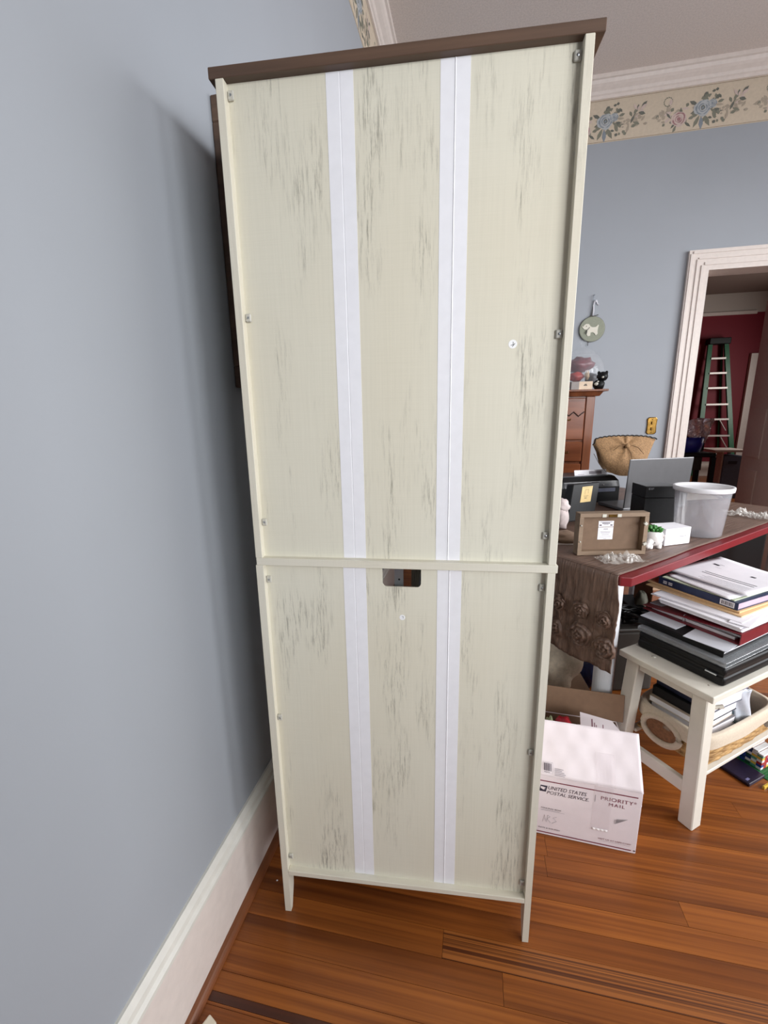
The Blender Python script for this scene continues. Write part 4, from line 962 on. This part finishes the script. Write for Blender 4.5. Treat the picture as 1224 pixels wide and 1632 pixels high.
MB().tube([(-.160, -.018, .120), (-.135, -.040, .065), (-.095, -.055, .018)], .0016, 5).build('seam', mat('seam_dark', (70, 52, 36), .8), bg)

# ------------------------------------------------------------------ tall dresser by the back wall and the things on it
OAK = wood('red_brown_oak', (84, 44, 26), (134, 78, 48), 2, 55, 4, .38, .2); OAKH = wood('red_brown_oak_drawer', (92, 46, 26), (144, 82, 48), 0, 40, 3, .34, .25)
dz_ = thing('oak_dresser', 'tall red-brown wooden chest of drawers against the blue back wall', 'dresser', (.10, 3.0, 0))
B(0, .637, .012, .47, .08, 1.345).build('carcass', OAK, dz_)
for x in (.0, .585): B(x, x+.052, 0, .012, .06, 1.345).build('post', OAK, dz_, bevel=.004)
for x in (.004, .587): 
    for y in (.016, .42): B(x, x+.046, y, y+.046, 0, .08).build('foot', OAK, dz_)
MB().prism([(-.012, -.012, 1.345), (.658, -.012, 1.345), (.675, -.03, 1.372), (-.03, -.03, 1.372)], (0, .48, 0)).build('cornice', OAK, dz_)
B(-.05, .700, -.045, .47, 1.372, 1.385).build('top', OAK, dz_, bevel=.004, seg=2)
for z0, z1 in ((1.075, 1.335), (.935, 1.060), (.795, .920), (.60, .78), (.36, .585), (.10, .345)):
    dw = B(.056, .581, -.004, .012, z0, z1).build('drawer', OAKH, dz_, bevel=.004)
    for x in (.17, .47): MB().tube([(x-.03, -.004, (z0+z1)/2), (x-.025, -.018, (z0+z1)/2-.006), (x+.025, -.018, (z0+z1)/2-.006), (x+.03, -.004, (z0+z1)/2)], .004, 8).build('handle', BRASS, dw)
MB().tube([(.46, -.006, 1.245), (.49, -.007, 1.225), (.515, -.007, 1.250), (.545, -.007, 1.222), (.578, -.006, 1.25)], .004, 6).build('carved_scroll', mat('carving_dark', (58, 30, 18), .5), dz_)
ZD = 1.385
jar = thing('glass_dome_jar', 'round clear glass jar with a knob lid full of red and dark trinkets', 'jar', (.690, 3.24, ZD))
GLS = see_through('thin_clear_glass', (215, 220, 225), .11, .03, 1.0)
MB().lathe([(.07, .0), (.10, .012), (.138, .07), (.145, .12), (.135, .18), (.105, .225), (.080, .240), (.079, .238), (.103, .223), (.132, .18), (.142, .12), (.135, .07), (.098, .015), (.07, .004)], 48, cap=False).build('bowl', GLS, jar, smooth=True)
MB().lathe([(.082, .240), (.080, .250), (.050, .270), (.022, .282), (.012, .290), (.016, .300), (.024, .312), (.020, .326), (.0005, .330)], 40, cap=False).build('lid', GLS, jar, smooth=True)
for i, (x, y, z, r, cl, lab) in enumerate(((-.01, .012, .172, (.092, .082, .046), (110, 34, 48), 'maroon cloth bundle filling the top of the glass jar'), (-.034, -.045, .094, (.044, .040, .030), (176, 44, 36), 'shiny red trinket in the middle of the glass jar'), (.062, -.030, .080, (.036, .036, .034), (40, 36, 44), 'black trinket at the right inside the glass jar'), (.012, -.040, .040, (.038, .034, .020), (28, 30, 52), 'navy trinket at the bottom of the glass jar'), (-.060, -.030, .044, (.022, .024, .018), (206, 116, 48), 'orange trinket at the left bottom of the glass jar'), (.022, -.085, .098, (.014, .012, .028), (178, 150, 116), 'tan strap-like trinket inside the glass jar'))):
    o = MB().blob((0, 0, 0), r, .3, 4, 3, i).build('trinket', mat('trinket_%d' % i, cl, .35, .25, 50), smooth=True); o.location = (.690+x, 3.24+y, ZD+z); tag(o, lab, 'trinket')
tin = thing('keepsake_box', 'small beige and grey box in front of the glass jar on the dresser', 'box', (.596, 3.03, ZD), 0)
B(0, .046, 0, .05, 0, .052).build('grey_half', mat('grey_board', (150, 142, 138), .6), tin); B(.046, .125, 0, .05, 0, .052).build('beige_half', mat('beige_board', (218, 196, 172), .6), tin)
prints([(.075, .092, .030, .033), (.073, .094, .025, .028), (.078, .090, .034, .037)], BLACK, tin, 'mark')
fg = thing('black_figurine', 'black figurine with white face patches at the right dresser corner', 'figurine', (.760, 3.045, ZD), -.3)
MB().blob((0, 0, .030), (.034, .026, .031), .15, 4, 3, 3, 0).build('body', BLACKM, fg, smooth=True)
MB().blob((.018, .004, .080), (.032, .026, .028), .12, 4, 3, 5).build('head', BLACKM, fg, smooth=True)
for x in (-.004, .040): MB().blob((x, .004, .102), (.009, .007, .011), 0, 1, 2).build('ear', BLACKM, fg, smooth=True)
MB().blob((-.012, -.024, .034), (.012, .006, .010), .3, 5, 2, 2).build('white_patch', CLIPM, fg, smooth=True); MB().blob((.022, -.022, .074), (.007, .004, .006), .2, 4, 2).build('white_patch', CLIPM, fg, smooth=True); MB().blob((-.004, -.022, .048), (.006, .004, .006), .2, 4, 2).build('white_patch', CLIPM, fg, smooth=True)

# ------------------------------------------------------------------ on the back wall
hp = thing('wall_plaque', 'round sage plaque with a white lamb hanging by a ribbon on the blue wall', 'plaque', (.7955, 3.4985, 1.8217))
SAGE = mat('sage_cloth', (146, 150, 134), .8, .06, 120, bmp=.3)
MB().lathe([(.0005, 0), (.082, 0), (.084, .002), (.084, .010), (.080, .012), (.0005, .012)], 48, Matrix.Rotation(PI/2, 4, 'X'), cap=False).build('disc', SAGE, hp)
MB().tube([(.083*math.cos(a), -.007, .083*math.sin(a)) for a in [2*PI*i/48 for i in range(48)]], .0035, 8, closed=True).build('rim', mat('rim_grey', (104, 104, 98), .6), hp, smooth=True)
LAMB = mat('white_felt', (222, 218, 204), .8, .03)
lm = MB()
def oval(cx, cz, rx, rz_, a=0, n=18): return [(cx+rx*math.cos(t)*math.cos(a)-rz_*math.sin(t)*math.sin(a), -.0123, cz+rx*math.cos(t)*math.sin(a)+rz_*math.sin(t)*math.cos(a)) for t in [2*PI*i/n for i in range(n)]]
lamb = [(-.070, .022), (-.060, .018), (-.052, .030), (-.040, .036), (-.024, .034), (-.012, .018), (.000, .012), (.020, .012), (.032, .020), (.036, .028), (.042, .022), (.038, .008), (.036, -.012), (.038, -.034), (.026, -.044), (.018, -.030), (.008, -.022), (-.008, -.022), (-.010, -.044), (-.026, -.048), (-.034, -.034), (-.030, -.014), (-.034, -.002), (-.050, -.002), (-.060, .008)]
lm.prism([(x, -.0120, z) for x, z in lamb], (0, -.003, 0)); lm.build('lamb', LAMB, hp)
MB().tube([(-.018, -.0165, .012), (-.028, -.0165, -.002), (-.040, -.0165, -.012), (-.044, -.0165, -.022), (-.040, -.0165, -.032), (-.034, -.0165, -.024), (-.038, -.0165, -.012)], .0018, 6).build('lead', mat('grey_cord', (84, 82, 78), .7), hp, smooth=True)
MB().blob((-.040, -.0155, .020), (.0035, .0015, .0035), 0, 1, 1).build('eye', mat('eye_dark', (90, 84, 78), .6), hp)
rib = mat('white_ribbon', (214, 214, 220), .45, .05)
MB().tube([(-.002, -.006, .085), (.000, -.010, .120), (-.003, -.008, .155), (.003, -.007, .190)], .0045, 8).build('ribbon', rib, hp, smooth=True)
MB().tube([(-.012, -.006, .083), (-.008, -.008, .125), (-.004, -.007, .165)], .0025, 6).build('cord', MATS['grey_cord'], hp)
MB().grid(lambda u, v: Vector((.004+.028*v, -.008-.006*math.sin(v*6), .172+.012*math.sin(v*5)-.018*v*0+(u-.5)*.013)), 3, 12).build('bow_tail', rib, hp, smooth=True, solid=.0015)
MB().tube([(-.022, -.014, .088), (.002, -.014, .084), (.032, -.014, .092)], .003, 6).build('top_tie', MATS['grey_cord'], hp)
MB().tube([(-.018, -.008, -.084), (-.020, -.009, -.098), (-.019, -.008, -.110)], .0022, 6).build('tassel', MATS['grey_cord'], hp)
hk = MB().tube([(.797, 3.499, 2.045), (.797, 3.492, 2.048), (.790, 3.486, 2.036), (.790, 3.485, 2.018), (.798, 3.486, 2.010)], .003, 8).build('wall_hook', mat('painted_hook', (150, 158, 168), .5), smooth=True); tag(hk, 'small blue-grey wall hook above the round lamb plaque', 'hook')
sp = thing('switch_plate', 'ornate brass light switch plate on the blue wall beside the doorway', 'switch', (1.2535, 3.499, 1.1440))
MB().prism([(x, 0, z) for x, z in ((-.022, -.061), (.022, -.061), (.034, -.048), (.031, 0), (.034, .048), (.022, .061), (-.022, .061), (-.034, .048), (-.031, 0), (-.034, -.048))], (0, -.006, 0)).build('plate', BRASS, sp, bevel=.003, seg=2)
for z in (-.022, .020): B(-.005, .005, -.016, -.006, z-.010, z+.010).build('toggle', BRASS, sp, bevel=.002)
for z in (-.046, .046): MB().blob((0, -.0065, z), (.004, .002, .004), 0, 1, 1).build('screw', BRASS, sp)
ed = MB().tube([(x, -.006, z) for x, z in ((-.019, -.057), (.019, -.057), (.030, -.046), (.027, 0), (.030, .046), (.019, .057), (-.019, .057), (-.030, .046), (-.027, 0), (-.030, -.046))], .0018, 6, closed=True).build('raised_edge', BRASS, sp, smooth=True)

# ------------------------------------------------------------------ under the table
cu = MB().blob((0, 0, 0), (.115, .10, .105), .28, 3, 4, 8, -.10).build('fleece_cushion', mat('cream_fleece', (206, 192, 170), .95, .12, 70, bmp=.6, bdist=.004), smooth=True); cu.location = (.345, 1.745, .215); tag(cu, 'cream fleece cushion stuffed under the table end', 'cushion')
cb0 = thing('storage_carton', 'low brown carton under the cream fleece cushion', 'box', (.25, 1.66, 0), .1); B(0, .26, 0, .20, 0, .112).build('carton', KRAFT, cb0, bevel=.002)
bl_ = MB().blob((0, 0, 0), (.042, .05, .10), .5, 5, 3, 4, -.10).build('blue_bag', mat('navy_bag', (36, 52, 104), .35, .3, 40), smooth=True); bl_.location = (.555, 1.93, .10); tag(bl_, 'crumpled dark blue bag on the floor beside the cream cushion', 'bag')
ch = thing('dark_chest', 'dark brown wooden chest standing far under the red table', 'chest', (.34, 2.13, 0), .10); B(0, .34, 0, .20, 0, .40).build('chest_body', mat('dark_chest_wood', (44, 26, 20), .5, .2), ch, bevel=.004); B(-.01, .35, -.01, .21, .40, .42).build('chest_lid', mat('dark_chest_wood', (44, 26, 20), .5), ch, bevel=.003)
bb2 = thing('brown_parcel', 'brown cardboard parcel with pale tape under the red table', 'box', (.985, 2.235, .2755), math.radians(10)); B(-.10, .16, 0, .16, 0, .145).build('carton', mat('parcel_brown', (128, 82, 58), .7, .06), bb2, bevel=.002); B(-.101, .161, -.0005, .0, .010, .032).build('tape', mat('tan_tape', (176, 148, 122), .3), bb2); B(-.101, .05, -.0004, 0, .105, .118).build('tape', mat('tan_tape', (176, 148, 122), .3), bb2)
bs = thing('black_crate', 'black crate carrying the brown parcel under the table', 'crate', (.815, 2.18, 0), math.radians(10)); B(0, .32, 0, .22, 0, .275).build('crate_body', BLACKM, bs, bevel=.004)
bn = thing('grey_bin', 'dark grey storage bin under the table behind the stool', 'bin', (.640, 1.905, 0), math.radians(14)); B(0, .19, 0, .16, 0, .295).build('bin_body', mat('charcoal_plastic', (62, 58, 54), .5, .1), bn, bevel=.012, seg=3); B(-.006, .196, -.006, .166, .295, .310).build('bin_lid', mat('charcoal_plastic', (62, 58, 54), .5), bn, bevel=.004)
cab2 = MB(); random.seed(5)
for k in range(9):
    p = []; ph = random.uniform(0, 6)
    for i in range(24):
        t = i/23*2*PI; p.append((.075*math.cos(t+ph)*(1+.3*math.sin(3*t+k)), .055*math.sin(t+ph)*(1+.2*math.cos(2*t+k)), .008+.005*k+.012*abs(math.sin(2*t+k))))
    cab2.tube(p, .0045, 6, closed=True)
cb_ = cab2.build('cable_coil', BLACK, smooth=True); cb_.location = (.735, 1.985, .312); tag(cb_, 'tangled black cable coil on the grey bin under the table', 'cable')
bp = MB().blob((0, 0, 0), (.12, .07, .040), .35, 4, 3, 7).build('black_pouch', BLACKM, smooth=True); bp.location = (1.025, 2.30, .465); tag(bp, 'black soft pouch on the brown parcel under the red table', 'pouch')
gk = MB().blob((0, 0, 0), (.026, .03, .045), .35, 4, 3, 17).build('green_grey_cloth', mat('olive_cloth', (78, 76, 66), .8, .15), smooth=True); gk.location = (.848, 2.235, .318); tag(gk, 'olive grey cloth lump wedged beside the brown parcel', 'cloth')

sc_ = thing('black_filler', 'large black filler added for the dark shade under the far end of the red table', 'filler', (1.20, 2.42, 0), math.radians(30)); B(0, .46, 0, .20, .02, .62).build('shell', BLACKM, sc_, bevel=.03, seg=3); B(.14, .32, .085, .115, .62, .645).build('handle', BLACK, sc_, bevel=.008)  # black block added to stand in for the shade under the table end
for x in (.05, .41): MB().lathe([(.018, -.012), (.02, 0), (.018, .012)], 16, Matrix.Translation((x, .10, .020)) @ Matrix.Rotation(PI/2, 4, 'X')).build('wheel', BLACK, sc_)
# ------------------------------------------------------------------ in the next room
sl = thing('step_ladder', 'green stepladder with silver treads against the dark red wall', 'ladder', (4.45, 9.2, 0))
GRL = mat('green_fibreglass', (44, 108, 76), .35, .1); ALU = mat('ladder_aluminium', (196, 190, 186), .4, .05, metal=.4)
def xl(z): return -.285+.020*z/2.4
def xr(z): return .345-.345*z/2.4
def rail(fx, s):
    z0, z1 = 0.0, 2.44
    MB().prism([(fx(z0)-.04, 0, z0), (fx(z0)+.04, 0, z0), (fx(z1)+.035, .18, z1), (fx(z1)-.035, .18, z1)], (0, .045, 0)).build('rail', GRL, sl)
rail(xl, -1); rail(xr, 1)
for z in (.30, .56, .80, 1.10, 1.37, 1.665, 1.93, 2.19):
    y = .18*z/2.44; B(xl(z)+.03, xr(z)-.03, y-.02, y+.06, z-.030, z).build('tread', ALU, sl)
for z in (.79, 1.10): 
    for s, fx in ((1, xr),): MB().tube([(fx(z)-.17, .18*z/2.44, z-.03), (fx(z)-.05, .18*z/2.44, z-.22)], .010, 6).build('brace', ALU, sl)
B(-.31, .035, .12, .28, 2.42, 2.53).build('top_cap', BLACK, sl, bevel=.01)
for s in (-.24, .20): MB().tube([(s, .27, 0), (s*.4-.12, .26, 2.42)], .016, 6).build('rear_leg', GRL, sl)
bsn = thing('black_bar_stool', 'black bar stool seen through the doorway under the blue basket', 'stool', (2.02, 4.86, 0))
B(0, .34, 0, .34, .79, .832).build('seat', BLACK, bsn, bevel=.008)
for x in (.0, .30): 
    for y in (.0, .30): B(x, x+.04, y, y+.04, 0, .79).build('leg', BLACK, bsn)
B(.04, .22, .01, .03, .66, .79).build('front_panel', mat('dark_wood_panel', (40, 28, 22), .6), bsn); B(.04, .30, .31, .33, .25, .28).build('stretcher', BLACK, bsn)
B(.315, .355, .30, .33, .832, 1.05).build('back_post', BLACK, bsn)
bas = thing('gift_basket', 'dark blue basket wrapped in crinkled pinkish foil seen through the doorway', 'basket', (2.165, 5.02, .833))
MB().lathe([(.0005, 0), (.105, 0), (.135, .15), (.130, .15), (.10, .006), (.0005, .006)], 32, cap=False).build('pail', mat('deep_blue_pail', (40, 42, 150), .4, .1), bas, smooth=True)
def foil(u, v):
    t = 2*PI*u; r = .140+.05*v*(1-.3*v)+.016*math.sin(9*t+3*v)*(.4+v)+.012*nz(math.cos(t)*3, v*5+math.sin(t)*3, 2)
    z = .125+.20*v+.025*nz(u*9, v*3, 2)-.03*(1-v)*math.sin(7*t)
    return Vector((r*math.cos(t), r*math.sin(t)*.8, z))
mf = MB(); mf.grid(foil, 80, 16); mf.build('foil_wrap', mat('pink_foil', (240, 220, 226), .18, .2, 50, metal=.5, bmp=.5), bas, smooth=False, solid=.002)
MB().blob((0, 0, .20), (.12, .10, .07), .3, 5, 3, 3).build('filling', mat('foil_filling', (120, 80, 86), .5, .3, 40), bas)
dk = thing('small_desk', 'small white-topped table holding a dark blue-grey bin in the next room', 'table', (3.36, 7.0, 0), 0)
B(0, .42, -.02, .45, .665, .695).build('tabletop', mat('pale_top', (206, 192, 184), .5), dk)
for x in (.0, .385): 
    for y in (.0, .41): B(x, x+.035, y, y+.03, 0, .665).build('leg', mat('dark_red_leg', (58, 26, 26), .5) if x else mat('pale_top', (206, 192, 184), .5), dk)
B(.105, .125, .0, .3, .22, .665).build('side_board', mat('pale_top', (206, 192, 184), .5), dk)
fbn = thing('fabric_bin', 'dark blue-grey bin under the small table in the next room', 'bin', (3.49, 6.99, 0)); B(0, .235, 0, .30, .0, .615).build('bin_body', mat('slate_blue', (92, 106, 130), .6, .1), fbn, bevel=.01); B(.06, .17, -.004, 0, .50, .54).build('grip', mat('slate_dark', (40, 46, 60), .6), fbn)
wp = MB().blob((0, 0, 0), (.07, .07, .045), .3, 4, 3, 4, -.03).build('white_cloth', WHITEP, smooth=True); wp.location = (3.40, 6.85, .03); tag(wp, 'small white cloth heap on the floor left of the blue-grey bin', 'cloth')
